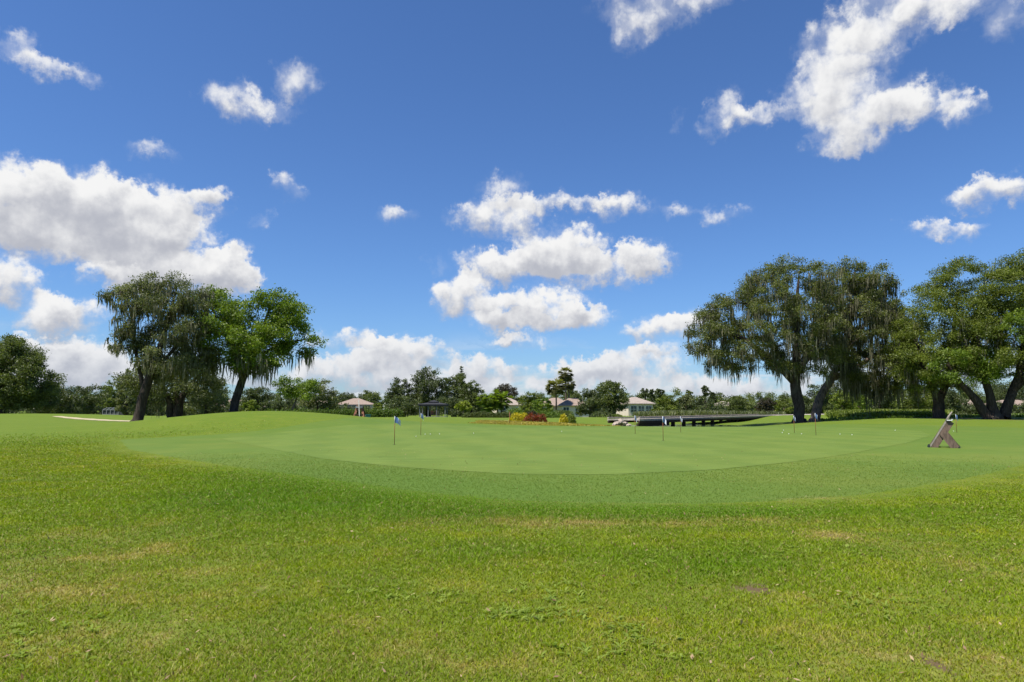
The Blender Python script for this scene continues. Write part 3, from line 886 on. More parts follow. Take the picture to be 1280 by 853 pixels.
def back_tree(name, label, px0, px1, ptop, D, kind, mat, seed, group=None, cat='tree', bark='bark', dens=1.0, leafk=1.0):
    rg = np.random.default_rng(seed)
    pc = (px0 + px1) / 2
    b = at(pc, 515, D); bz = Tz(b[0], D)
    zt = at(pc, ptop, D)[2]
    H = max(zt - bz, 1.0); hw = (px1 - px0) / 2 * m_per_px(D)
    root = empty(name, (b[0], D, bz), label, cat, group)
    P = jitter_poly(TPL[kind], rg) * np.array([hw, H])
    r = max(0.45, min(hw, H) * (0.30 if kind != 'pine' else .42))
    cl = crown_clumps(P, r, hw * 0.8, rg, 2, 0.03, dens)
    lf = (0.085 + 0.0007 * D) * leafk
    mb = MB()
    tr = 0.035 * H + 0.05
    top = H * (0.5 if kind != 'pine' else .9)
    st = [((0, 0, -.1), (rg.normal(0, .06) * hw, 0, top * .5), (rg.normal(0, .12) * hw, rg.normal(0, .1) * hw, top)), (tr * 1.2, tr * .8, tr * .3)]
    mb.tube(st[0], st[1], 8)
    limbs(mb, [st], cl, rg, rmax=tr * .5, sides=5)
    mb.build('trunk', M[bark], root, smooth=True)
    per = 12
    tk = 0.62 * dens / (lf * lf)
    V, t = foliage(cl, r * 0.22, lf, per, tk, rg, .75)
    leaves_mesh('crown', V, t, M[mat], root)
    return root

BT = [
 # name, label, px0, px1, top, D, kind, leaf
 ('broad_tree', 'low dark spreading tree directly right of the dense rounded oak at the left edge', 36, 108, 474, 128, 'round', 'dark_leaf'),
 ('broad_tree', 'dark bushy tree between the low spreading tree and the white screen enclosure', 84, 136, 477, 140, 'round', 'dark_leaf'),
 ('broad_tree', 'small yellow-green tree just above the white screen enclosure on the left', 120, 156, 475, 160, 'oval', 'oak_olive'),
 ('broad_tree', 'grey-green tree peeking left of the mossy oak trunk', 143, 172, 462, 120, 'oval', 'oak_grey'),
 ('broad_tree', 'dark tree low behind the mossy oak, right of the white screen enclosure', 152, 205, 478, 170, 'round', 'dark_leaf'),
 ('broad_tree', 'grey-green rounded tree left of the small tiled roof behind the mound', 232, 284, 462, 112, 'round', 'oak_grey'),
 ('broad_tree', 'dark low tree above the tiled roof right of the leaning trunk on the mound', 296, 345, 482, 190, 'round', 'dark_leaf'),
 ('small_tree', 'bright round bush right of the leaning trunk on top of the mound', 302, 324, 499, 112, 'round', 'lime_leaf'),
 ('umbrella_tree', 'flat-topped bright green tree with a pale trunk above the left end of the long hedge', 336, 402, 469, 118, 'flat', 'oak_bright'),
 ('broad_tree', 'grey-green tree overlapping the right side of the flat-topped bright tree', 368, 424, 474, 128, 'round', 'oak_grey'),
 ('broad_tree', 'dark shrubby tree under the flat-topped bright tree behind the hedge', 338, 372, 494, 135, 'round', 'dark_leaf'),
 ('broad_tree', 'dark tree left above the ridge of the pink tiled roof behind the hedge', 410, 448, 489, 330, 'round', 'dark_leaf'),
 ('broad_tree', 'dark tree right above the ridge of the pink tiled roof behind the hedge', 446, 478, 487, 330, 'round', 'mid_leaf'),
 ('small_tree', 'yellow-green bush between the pink tiled roof and the white trellis', 464, 480, 502, 150, 'round', 'lime_leaf'),
 ('cedar', 'leftmost lobe of the tall dark tree cluster left of the pavilion', 482, 520, 470, 165, 'oval', 'dark_leaf'),
 ('cedar', 'tallest broad dark tree of the cluster behind the pavilion', 508, 562, 456, 168, 'oval', 'dark_leaf'),
 ('cedar', 'dark tree right of the tallest broad one in the cluster behind the pavilion', 546, 592, 464, 172, 'oval', 'mid_leaf'),
 ('spire_tree', 'narrow conical tree whose spire tops the cluster behind the pavilion', 566, 588, 453, 180, 'cone', 'dark_leaf'),
 ('cedar', 'rounded dark tree at the right end of the cluster behind the pavilion', 572, 606, 475, 165, 'round', 'mid_leaf'),
 ('broad_tree', 'dark bushy tree low behind the pavilion on its left', 480, 530, 492, 155, 'round', 'dark_leaf'),
 ('broad_tree', 'dark bushy tree low behind the pavilion on its right', 540, 590, 494, 155, 'round', 'dark_leaf'),
 ('small_tree', 'small lime-green umbrella tree on a thin trunk right of the pavilion', 567, 591, 500.5, 112, 'flat', 'lime_bright', 2.2),
 ('dark_tree', 'very dark tree rising behind the broad-leaved palms', 614, 652, 477, 190, 'oval', 'plum_leaf'),
 ('small_tree', 'olive bushy tree left of the three tall palms', 646, 678, 489, 150, 'round', 'oak_olive'),
 ('small_tree', 'light green bushy tree at the left foot of the three tall palms', 664, 694, 496, 125, 'round', 'oak_bright'),
 ('broad_tree', 'dark tree far behind the three tall palms', 700, 730, 486, 260, 'round', 'mid_leaf'),
 ('round_tree', 'left half of the pair of big rounded dark trees right of the beige house', 719, 758, 482, 118, 'round', 'dark_leaf'),
 ('round_tree', 'taller right half of the pair of big rounded trees beside the stucco house', 738, 786, 474, 122, 'round', 'mid_leaf'),
 ('pine_tree', 'leftmost tall thin pine with a tufted top beyond the bridge', 800, 813, 485, 260, 'pine', 'dark_leaf'),
 ('pine_tree', 'second tufted pine from the left beyond the bridge', 811, 820, 487, 265, 'pine', 'dark_leaf'),
 ('pine_tree', 'third and fullest tufted pine beyond the bridge', 818, 833, 484, 255, 'pine', 'dark_leaf'),
 ('small_tree', 'yellow-olive round bush right of the stucco house beside the bridge', 812, 832, 508, 135, 'round', 'oak_olive'),
 ('broad_tree', 'olive tree rising behind the bridge below the third tufted pine', 818, 850, 494, 190, 'round', 'oak_olive'),
 ('broad_tree', 'grey-green tree behind the middle of the bridge', 842, 874, 493, 195, 'round', 'oak_grey'),
 ('broad_tree', 'dark tree behind the bridge below the flat-topped pine', 866, 900, 495, 190, 'round', 'dark_leaf'),
 ('pine_tree', 'small bushy pine between the third tufted pine and the flat-topped one', 855, 868, 488, 250, 'oval', 'mid_leaf'),
 ('pine_tree', 'lone flat-topped pine on a bare thin stem against the clouds', 877, 888, 481, 260, 'pine', 'dark_leaf'),
 ('pine_tree', 'bushy pine just right of the lone flat-topped pine', 886, 897, 486, 250, 'oval', 'dark_leaf'),
 ('small_tree', 'bright green bush behind the small house at the bridge end', 896, 920, 500, 240, 'round', 'lime_leaf'),
 ('broad_tree', 'mid-green tree right of the small house at the bridge end', 906, 942, 494, 200, 'round', 'mid_leaf'),
 ('dark_tree', 'dark brownish tree left of the spreading oak trunk', 944, 970, 496, 150, 'round', 'plum_leaf'),
 ('small_tree', 'light green tree between the dark brownish tree and the spreading oak trunk', 964, 994, 497, 155, 'round', 'oak_olive'),
 ('broad_tree', 'dark tree seen between the two trunks of the right oaks', 1004, 1046, 478, 130, 'round', 'dark_leaf'),
 ('small_tree', 'sunlit lime-green tree low behind the leaning oak', 1038, 1068, 487, 108, 'oval', 'lime_leaf'),
 ('small_tree', 'second sunlit lime-green tree, nearer the moss curtain', 1060, 1090, 492, 112, 'oval', 'oak_bright'),
 ('broad_tree', 'dark tree far behind the moss curtain of the leaning oak', 1074, 1132, 470, 150, 'round', 'dark_leaf'),
 ('broad_tree', 'olive tree left of the dark forked trunk behind the plant bed', 1118, 1172, 474, 140, 'round', 'oak_olive'),
 ('broad_tree', 'dark bushy tree between the forked trunk and the fanning limbs', 1166, 1206, 482, 150, 'round', 'dark_leaf'),
 ('broad_tree', 'mid-green tree above the far house seen under the right oaks', 1190, 1252, 474, 230, 'round', 'mid_leaf'),
 ('broad_tree', 'tall dark tree filling the gap right of the pale leaning trunk', 1030, 1092, 466, 170, 'round', 'dark_leaf'),
 ('broad_tree', 'dark tree at the right edge behind the many-limbed oak', 1236, 1330, 470, 210, 'round', 'dark_leaf'),
]
for i, a in enumerate(BT):
    back_tree(a[0], a[1], a[2], a[3], a[4], a[5], a[6], a[7], 100 + i, group='trees in the background', dens=(a[8] if len(a) > 8 else 1.0) if a[6] != 'pine' else 1.3,
              bark='bark_pale' if a[0] in ('umbrella_tree', 'small_tree') else 'bark')

# the wood along the horizon reads as one mass
def wood(name, label, d0, d1, h0, h1, w0, w1, mat, lf, seed, step=.75):
    rg = np.random.default_rng(seed)
    Vs = []; ts = []
    az = R(-64)
    while az < R(64):
        D = rg.uniform(d0, d1); x, y = math.sin(az) * D, math.cos(az) * D
        h = rg.uniform(h0, h1) * (.8 + .5 * vnoise(np.array(az * 14.0), np.array(seed * 1.0), 3)); w = rg.uniform(w0, w1)
        for k in range(6):
            c = np.array([[x + rg.normal(0, w * .5), y + rg.normal(0, w * .5), Tz(x, y) + h * (.1 + .72 * k / 5), w * rg.uniform(.4, .65) * (1 - .45 * (k / 5))]])
            V, t = foliage(c, w * .12, lf, 9, 1.0 / (lf * lf), rg, .8); Vs.append(V); ts.append(np.clip(t + rg.normal(0, .12), 0, 1))
        az += (w * step) / D
    tag(leaves_mesh(name, np.concatenate(Vs), np.concatenate(ts), M[mat], None), label, 'wood', kind='stuff')
wood('distant_wood', 'low far-off wood closing the horizon all along', 330, 400, 6.5, 9.5, 4, 7, 'mid_leaf', .42, 5)
wood('undergrowth', 'dark scrub and bushes between the background trees and houses', 205, 228, 2.4, 4.2, 2.0, 3.6, 'dark_leaf', .24, 6)

# ------------------------------------------------------------------ palms
def frond_mesh(rg, n_fr, L, fan=True, z0=0.0, droop=0.8):
    V = []; t = []
    for k in range(n_fr):
        a = rg.uniform(0, 6.283); e = math.asin(rg.uniform(-.8, .98))
        d = np.array([math.cos(a) * math.cos(e), math.sin(a) * math.cos(e), math.sin(e)])
        tt = np.clip(0.5 + 0.3 * math.sin(e) + rg.normal(0, .15), 0, 1)
        side = np.cross(d, [0, 0, 1]); side /= np.linalg.norm(side) + 1e-6
        pet = d * L * .55 + np.array([0, 0, z0])
        for j in range(9):
            f = (j - 4) / 4.0
            ld = d * (1 - .5 * abs(f)) + side * f * .95 + np.array([0, 0, -droop * .35]); ld /= np.linalg.norm(ld)
            tip = pet + ld * L * .55 + np.array([0, 0, -droop * .12 * L])
            mid = (pet + tip) / 2; w = np.cross(ld, [0.1, 0.2, 1.0]); w /= np.linalg.norm(w); w *= L * .075
            V.append([pet, mid + w, tip, mid - w]); t.append(tt)
        w = side * L * .02
        V.append([np.array([0, 0, z0]) - w, np.array([0, 0, z0]) + w, pet + w, pet - w]); t.append(tt)
    return np.array(V), np.array(t)

def palm(label, px, ptop, D, L, seed, n=40, tr=0.16, name='palm_tree'):
    rg = np.random.default_rng(seed)
    b = at(px, 515, D); bz = Tz(b[0], D); H = at(px, ptop, D)[2] - bz - L * .75
    root = empty(name, (b[0], D, bz), label, 'palm', 'tall palms by the house')
    MB().tube([(0, 0, -.1), (.08, 0, H * .5), (0, .05, H)], [tr * 1.3, tr, tr * .9], 10).build('trunk', M['bark_pale'], root, True)
    V, t = frond_mesh(rg, n, L, z0=H)
    leaves_mesh('crown', V, t, M['palm_leaf'], root)
palm('tallest fan palm, rising right of centre in front of the beige house', 707, 460, 150, 1.9, 61, n=75)
palm('shorter fan palm with a full brownish crown, left of the tallest one', 695, 474, 146, 2.3, 62, n=90)
palm('middle fan palm close behind the tallest one, its crown lower right', 711, 473, 154, 1.7, 63, n=70)

def broad_palm(label, px, ptop, D, L, seed):
    rg = np.random.default_rng(seed)
    b = at(px, 515, D); bz = Tz(b[0], D); H = at(px, ptop, D)[2] - bz
    root = empty('broad_leaf_palm', (b[0], D, bz), label, 'palm', 'broad-leaved palms behind the low hedge')
    mb = MB(); V = []; t = []
    for s in range(5):
        x, y = rg.normal(0, .5, 2); h = H * rg.uniform(.45, .72)
        mb.tube([(x * .5, y * .5, -.1), (x, y, h)], [.09, .06], 6)
        v, q = frond_mesh(rg, 22, L, z0=h, droop=.6); v = v + np.array([x, y, 0]); V.append(v); t.append(q)
    mb.build('trunk', M['bark_pale'], root, True)
    leaves_mesh('crown', np.concatenate(V), np.concatenate(t), M['oak_bright'], root)
broad_palm('left clump of broad-leaved palm right of the lime umbrella tree', 611, 492, 118, 1.5, 71)
broad_palm('right clump of broad-leaved palm, taller, beside the grey roof', 625, 486, 122, 1.7, 72)

# ------------------------------------------------------------------ shrubs and hedges
def shrub_leaves(w, d, h, lf, rg, n, tvar=.2):
    """dome-shaped shrub foliage, size in metres."""
    u = unit(rg.normal(size=(n, 3))); u[:, 2] = abs(u[:, 2])
    rad = rg.uniform(.55, 1.0, (n, 1)) ** .6
    bump = 1 + .16 * np.sin(u[:, :1] * 9 + u[:, 1:2] * 7 + rg.uniform(0, 6))
    c = u * rad * bump * np.array([w / 2, d / 2, h])
    V = leaf_quads(c, lf * rg.uniform(.7, 1.3, n), lf * .5 * rg.uniform(.7, 1.3, n), rg, .4)
    return V, np.clip(rg.normal(.5, tvar, n), 0, 1)

def shrub(name, label, px0, px1, ptop, D, mat, seed, cat='shrub', group=None, k=1.0):
    rg = np.random.default_rng(seed)
    pc = (px0 + px1) / 2; b = at(pc, 518, D); bz = Tz(b[0], D)
    w = (px1 - px0) * m_per_px(D); h = max(.3, at(pc, ptop, D)[2] - bz)
    root = empty(name, (b[0], D, bz), label, cat, group)
    lf = .05 + .0006 * D
    V, t = shrub_leaves(w, w * .9, h, lf, rg, int(max(700, 4.5 * w * h / (lf * lf)) * k))
    leaves_mesh('foliage', V, t, M[mat], root)
    mb = MB()
    for s in range(4):
        a = rg.uniform(0, 6.28); mb.tube([(0.05 * math.cos(a), .05 * math.sin(a), -.05), (w * .25 * math.cos(a), w * .25 * math.sin(a), h * .7)], [.03, .015], 5)
    mb.build('stem', M['bark'], root)

SH = [('clipped_shrub', 'clipped round shrub closing the right end of the long hedge', 495, 505, 513, 98, 'hedge_leaf'),
      ('yellow_shrub', 'bright yellow croton shrub left of the red one', 637, 653, 516.8, 65, 'yellow_leaf'),
      ('yellow_shrub', 'bright yellow croton shrub touching the left side of the red bushes', 646, 663, 517, 65.5, 'yellow_leaf'),
      ('red_shrub', 'rusty red shrub beside the bright yellow crotons', 655, 673, 517.0, 64.5, 'red_leaf'),
      ('red_shrub', 'rusty red shrub at the right end of the flower bed row', 666, 684, 517.3, 65, 'red_leaf'),
      ('yellow_shrub', 'separate yellow shrub in front of the tall palms', 699, 710, 518.5, 67, 'yellow_leaf'),
      ('yellow_shrub', 'small yellow-green shrub right of the separate yellow one', 708, 720, 519, 68, 'lime_leaf'),
      ('green_shrub', 'dark green shrub behind the red bushes', 678, 702, 515, 90, 'hedge_leaf'),
      ('green_shrub', 'low green shrub in front of the beige house', 690, 716, 513, 100, 'mid_leaf'),
      ('green_shrub', 'bright green shrub under the grey roof behind the yellow crotons', 632, 656, 510, 100, 'oak_bright'),
      ('green_shrub', 'dark rounded shrub at the foot of the big rounded trees', 738, 768, 514, 100, 'dark_leaf'),
      ('dark_shrub', 'small dark brownish shrub behind the red and yellow bed', 658, 672, 513, 95, 'plum_leaf'),
      ('green_shrub', 'mounded grey-green shrub behind the bridge rail', 872, 900, 517, 120, 'oak_grey'),
      ('green_shrub', 'low lime shrub beside the stone pile left of the bridge', 762, 778, 518, 110, 'lime_leaf'),
      ('green_shrub', 'dark low shrub at the foot of the fanning limbs on the right', 1222, 1258, 517, 70, 'hedge_leaf'),
      ('green_shrub', 'dark low shrub along the right edge under the many-limbed oak', 1252, 1290, 519, 72, 'hedge_leaf'),
      ('green_shrub', 'dark low shrub right of the forked trunk behind the bag stand', 1186, 1216, 518, 72, 'dark_leaf'),
      ('green_shrub', 'bushy plant left of the forked trunk at the bed corner', 1118, 1146, 518, 68, 'hedge_leaf')]
for i, a in enumerate(SH):
    shrub(*a, seed=300 + i, group='shrubs around the far lawn')

def hedge(name, label, ends, w, hgt, mat, seed, lf=.09):
    rg = np.random.default_rng(seed)
    (ax, aD), (bx, bD) = ends
    A = at(ax, 518, aD); B = at(bx, 518, bD)
    c = (A + B) / 2; L = np.hypot(*(B - A)[:2])
    root = empty(name, (c[0], c[1], Tz(c[0], c[1])), label, 'hedge')
    n = int(L / .8); Vs = []; ts = []
    for i in range(n + 1):
        f = i / n; p = A * (1 - f) + B * f
        hz = hgt * rg.uniform(.88, 1.1)
        V, t = shrub_leaves(1.5, w, hz, lf, rg, 850, .2)
        off = np.array([p[0] - c[0], p[1] - c[1], Tz(p[0], p[1]) - Tz(c[0], c[1])])
        Vs.append(V + off); ts.append(t + rg.normal(0, .06))
        MB().tube([off + np.array([0, 0, -.1]), off + np.array([0, 0, hz * .6])], [.03, .02], 5).build('stem', M['bark'], root)
    leaves_mesh('foliage', np.concatenate(Vs), np.clip(np.concatenate(ts), 0, 1), M[mat], root)
hedge('long_hedge', 'long clipped green hedge running behind the mound towards the pavilion', ((336, 90), (497, 98)), 1.2, 1.15, 'hedge_leaf', 401)
hedge('low_hedge', 'low reddish-green hedge in front of the broad-leaved palms', ((584, 92), (638, 92)), 1.0, .72, 'mid_leaf', 402)
hedge('foundation_hedge', 'dark clipped hedge along the foot of the beige house', ((668, 108), (712, 112)), 1.0, 1.0, 'hedge_leaf', 403)

def ground_cover(name, label, cat, poly_px, n, hlo, hhi, wdt, mat, seed, zref=0.0):
    """tufts of upright leaves over an area given by its corner sight lines and distances."""
    rg = np.random.default_rng(seed)
    P = np.array([at(px, 515, D)[:2] for px, D in poly_px])
    lo, hi = P.min(0), P.max(0)
    q = rg.uniform(lo, hi, (n * 3, 2)); q = q[in_poly(P, q)][:n]
    dens = fbm(q[:, 0] * .6, q[:, 1] * .6, seed, 3)
    q = q[dens > .36]; dens = dens[dens > .36]
    z = T(q[:, 0], q[:, 1]) - .02
    Vs = []; ts = []
    for k in range(5):
        a = rg.uniform(0, 6.28, len(q)); h = rg.uniform(hlo, hhi, len(q)); le = rg.uniform(.2, .8, len(q)) * h
        bx, by = q[:, 0] + rg.normal(0, .08, len(q)), q[:, 1] + rg.normal(0, .08, len(q))
        tx, ty = bx + np.cos(a) * le, by + np.sin(a) * le
        wx, wy = -np.sin(a) * wdt, np.cos(a) * wdt
        b0 = np.stack([bx, by, z], 1); tp = np.stack([tx, ty, z + h], 1)
        m = b0 * .45 + tp * .55; W = np.stack([wx, wy, 0 * wx], 1)
        Vs.append(np.stack([b0, m - W, tp, m + W], 1)); ts.append(np.clip(dens * 1.4 - .2 + rg.normal(0, .18, len(q)), 0, 1))
    tag(leaves_mesh(name, np.concatenate(Vs), np.concatenate(ts), M[mat], None), label, cat, kind='stuff')
ground_cover('native_grass', 'straw-yellow unmown grass strip between the green and the flower bed', 'grass', [(588, 51.5), (640, 50.5), (772, 50.5), (776, 58), (700, 62), (600, 60)], 7000, .03, .12, .03, 'straw_grass', 501)
ground_cover('plant_bed', 'bed of bright green leafy plants under the right oaks', 'plants', [(1040, 72), (1120, 69), (1182, 69), (1190, 84), (1100, 90), (1030, 86)], 3600, .25, .60, .08, 'lime_leaf', 502)
ground_cover('border_plants', 'darker clumpy plants edging the bed under the right oaks', 'plants', [(1025, 66), (1120, 66), (1210, 66), (1290, 66), (1290, 69), (1120, 69), (1025, 70)], 420, .12, .32, .07, 'hedge_leaf', 503)
ground_cover('reeds', 'green reeds on the pond margin behind the bridge', 'reeds', [(800, 95), (980, 112), (980, 122), (790, 108)], 2600, .3, .9, .05, 'oak_grey', 504)

# ------------------------------------------------------------------ sheets: sand, paths, bare earth, water
def ribbon(name, pts, widths, lift, mat):
    P = np.array(pts, float); n = len(P)
    X = []
    fine = []
    for i in range(n - 1):
        for t in np.linspace(0, 1, 9)[:-1]:
            fine.append((*(P[i] * (1 - t) + P[i + 1] * t), widths[i] * (1 - t) + widths[i + 1] * t))
    fine.append((*P[-1], widths[-1]))
    F = np.array(fine); V = []
    for i in range(len(F)):
        d = F[min(i + 1, len(F) - 1), :2] - F[max(i - 1, 0), :2]; d /= np.linalg.norm(d); nrm = np.array([-d[1], d[0]])
        for s in np.linspace(-1, 1, 5):
            q = F[i, :2] + nrm * s * F[i, 2] / 2 * (1 + .12 * math.sin(i * 1.7 + s)); V.append((q[0], q[1], Tz(*q) + lift))
    Fc = [(i * 5 + k, i * 5 + k + 1, (i + 1) * 5 + k + 1, (i + 1) * 5 + k) for i in range(len(F) - 1) for k in range(4)]
    me = raw_mesh(name, np.array(V), [(4, np.array(Fc))], True)
    o = link(name, me, mat); tag(o, kind='structure'); return o
def g2(px, D): return tuple(at(px, 520, D)[:2])
ribbon('cart_path', [g2(70, 86), g2(105, 78), g2(140, 71), g2(165, 66.5), g2(205, 62), g2(245, 60), g2(300, 60)], [1.0, 2.0, 2.2, 2.0, 1.8, 1.8, 1.8], .03, M['sand'])
ribbon('garden_path', [g2(604, 68), g2(630, 67), g2(650, 70)], [2.2, 2.6, 1.8], .03, M['path'])
ribbon('bare_path', [g2(1012, 96), g2(1060, 98), g2(1110, 104)], [3.5, 4.5, 3.0], .03, M['bare'])
ribbon('bridge_path', [g2(950, 93), g2(985, 92), g2(1030, 86), g2(1080, 90)], [2.6, 2.6, 2.4, 2.2], .03, M['path'])

def pond():
    V = []
    c = np.array((22, 75)); n = 48
    for k in range(n):
        a = 2 * math.pi * k / n
        V.append((c[0] + 15 * math.cos(a) + 6 * math.sin(a), c[1] + 20 * math.sin(a), -.50))
    me = bpy.data.meshes.new('pond'); me.from_pydata(V, [], [tuple(range(n))]); me.update()
    tag(link('pond', me, M['water']), kind='structure')
pond()

# ------------------------------------------------------------------ timber bridge
def bridge():
    A = np.array(at(779, 520, 61)[:2]); B = np.array(at(962, 520, 96)[:2])
    d = (B - A); L = np.linalg.norm(d); d /= L; nrm = np.array([-d[1], d[0]])
    if nrm[1] > 0: nrm = -nrm     # towards the camera
    za, zb = .24, .22
    root = empty('timber_bridge', (A[0], A[1], 0), 'long low dark timber cart bridge over the pond left of the spreading oak', 'bridge')
    def P(f, off, z): 
        q = A + d * L * f + nrm * off - A
        return (q[0], q[1], z)
    zz = lambda f: za + (zb - za) * f
    MB().bar(P(0, 0, zz(0)), P(1, 0, zz(1)), 3.0, .10).build('deck', M['timber_deck'], root)
    for off in (1.55, -1.55):
        MB().bar(P(0, off, zz(0) + .0), P(1, off, zz(1) + .0), .10, .17).build('fascia_board', M['timber_deck'], root)
        MB().bar(P(0, off * .97, zz(0) - .20), P(1, off * .97, zz(1) - .20), .14, .22).build('side_beam', M['timber_dark'], root)
        MB().bar(P(0, off * .99, zz(0) + .17), P(1, off * .99, zz(1) + .17), .16, .10).build('kerb_rail', M['timber_deck'], root)
    MB().bar(P(0, 1.36, zz(0) - .45), P(.15, 1.36, zz(.15) - .45), .2, .30).build('retaining_wall', M['timber_dark'], root)
    nP = 14
    for i in range(nP):
        f = .18 + .78 * i / (nP - 1)
        MB().box(P(f, 1.25, zz(f) - .85), (.30, .30, 1.1), math.atan2(d[1], d[0])).build('pile', M['timber_dark'], root)
bridge()

def rubble():
    rg = np.random.default_rng(8)
    c = at(777, 531, 56.5)
    root = empty('stone_pile', (c[0], 56.5, Tz(c[0], 56.5)), 'heap of pale rubble stones at the left end of the bridge', 'stones')
    for k in range(40):
        x, y = rg.uniform(-.62, .62), rg.normal(0, .35); s = rg.uniform(.10, .22)
        z = max(0, .60 - .75 * abs(x + .1)) * rg.uniform(.3, 1)
        import bmesh
        bm = bmesh.new(); bmesh.ops.create_icosphere(bm, subdivisions=1, radius=s)
        for v in bm.verts: v.co = Vector((v.co.x * 1.2, v.co.y, v.co.z * .8)) * rg.uniform(.75, 1.2) + Vector((x, y, z))
        me = bpy.data.meshes.new('stone'); bm.to_mesh(me); bm.free()
        link('stone', me, M['rubble'], root)
rubble()

# ------------------------------------------------------------------ houses
def hip_roof(w, d, z0, h, ov, inset):
    mb = MB()
    a, b = w / 2 + ov, d / 2 + ov
    mb.add([(-a, -b, z0), (a, -b, z0), (a, b, z0), (-a, b, z0), (-inset, 0, z0 + h), (inset, 0, z0 + h),
            (-a, -b, z0 - .18), (a, -b, z0 - .18), (a, b, z0 - .18), (-a, b, z0 - .18)],
           [(0, 1, 5, 4), (1, 2, 5), (2, 3, 4, 5), (3, 0, 4), (6, 7, 1, 0), (7, 8, 2, 1), (8, 9, 3, 2), (9, 6, 0, 3), (9, 8, 7, 6)])
    return mb

def house(label, pc, w, d, D, eave, ridge, inset, wallm, roofm, windows, rz=0.0, cage=None, base_z=None):
    b = at(pc, 515, D); bz = Tz(b[0], D) if base_z is None else base_z
    root = empty('house', (b[0], D, bz), label, 'house', 'houses beyond the golf course', rz)
    MB().box((0, 0, eave / 2 - .15), (w, d, eave + .3)).build('wall', M[wallm], root)
    hip_roof(w, d, eave + .19, ridge - eave, .5, inset).build('roof', M[roofm], root)
    MB().box((0, -d / 2 - .45, eave + .1), (w + 1.0, .08, .16)).build('fascia', M['white_paint'], root)
    for (x, ww, wz, wh) in windows:
        f = MB().box((x, -d / 2 - .03, wz), (ww + .16, .1, wh + .16)).build('window', M['white_paint'], root)
        MB().box((x, -d / 2 - .085, wz), (ww, .03, wh)).build('pane', M['glass'], f)
        mm = MB().box((x, -d / 2 - .11, wz), (.06, .03, wh)); mm.box((x, -d / 2 - .112, wz), (ww, .03, .06)); mm.build('glazing_bar', M['white_paint'], f)
    if cage:
        cx, cw, cd, ch = cage
        mb = MB(); y0 = -d / 2 - cd
        n = max(3, int(cw / 2.2))
        for i in range(n + 1):
            x = cx - cw / 2 + cw * i / n
            mb.box((x, y0, ch / 2), (.09, .09, ch)); mb.box((x, y0 + cd / 2, ch), (.09, cd, .09))
        for z in (.5, ch / 2, ch): mb.box((cx, y0 - .01, z), (cw, .07, .09))
        mb.build('screen_frame', M['grey_paint'], root)
        MB().box((cx, y0 + .06, ch / 2), (cw - .05, .03, ch - .05)).build('screen', M['screen'], root)
    return root
house('low house with a pale pink tiled hip roof seen over the long hedge', 445, 15.5, 11, 300, 2.7, 5.4, 1.2, 'stucco', 'tile', [(-4.5, 2.2, 1.5, 1.6), (0, 3.0, 1.4, 2.0), (4.6, 2.2, 1.5, 1.6)], .1, (0.5, 13, 3, 2.6))
house('house with white pool screen half hidden by the leaning trunk on the mound', 295, 14, 10, 215, 2.5, 4.9, 1.0, 'stucco_tan', 'tile', [(-4, 2.0, 1.4, 1.6), (3.6, 2.4, 1.4, 1.7)], -.08, (-6.5, 17, 3, 2.3))
house('house with a pinkish roof glimpsed under the flat-topped bright tree', 397, 16, 10, 300, 2.6, 4.8, 2.5, 'stucco_tan', 'tile', [(-4, 2.4, 1.4, 1.6), (3, 2.4, 1.4, 1.6)], .12)
house('grey-roofed house behind the broad-leaved palms and yellow crotons', 634, 7, 10, 185, 2.9, 4.9, .4, 'stucco', 'tile_grey', [(-1.8, 1.4, 1.6, 1.5), (1.8, 1.4, 1.6, 1.5)], .15)
house('beige house with a large pinkish roof behind the three tall palms', 694, 7.6, 8, 165, 2.7, 4.5, .8, 'stucco_tan', 'tile', [(-2, 1.6, 1.5, 1.6), (2, 1.6, 1.5, 1.6)], -.1)
house('beige house wing with white windows between the palms and the big rounded trees', 716, 6.0, 8, 150, 2.6, 4.2, .8, 'stucco', 'tile', [(-2.2, 1.2, 1.5, 1.7), (0.4, 1.2, 1.5, 1.7)], .1)
house('small beige house with dark windows at the near end of the bridge', 793, 6.6, 7.0, 170, 2.8, 4.4, .6, 'stucco', 'tile_grey', [(-1.9, 1.5, 1.6, 1.5), (0.1, 1.5, 1.6, 1.5), (2.1, 1.5, 1.6, 1.5)], .28)
house('tiny pale-roofed house beyond the far end of the bridge', 906, 8.5, 8, 240, 2.3, 3.9, 1.2, 'stucco_tan', 'tile_grey', [(-2, 1.8, 1.5, 1.4), (2, 1.8, 1.5, 1.4)], -.45)
house('small house with a salmon roof framed between the trunks of the right oaks', 1208, 7.6, 8, 205, 2.6, 4.2, 1.0, 'stucco', 'tile', [(-2, 1.6, 1.5, 1.5), (1.8, 1.6, 1.5, 1.5)], .1)
house('tan house at the right edge seen under the many-limbed oak', 1264, 12, 9, 200, 2.5, 4.0, 2.2, 'stucco_tan', 'tile', [(-4, 1.8, 1.5, 1.5), (0, 1.8, 1.5, 1.5), (4, 1.8, 1.5, 1.5)], -.05)

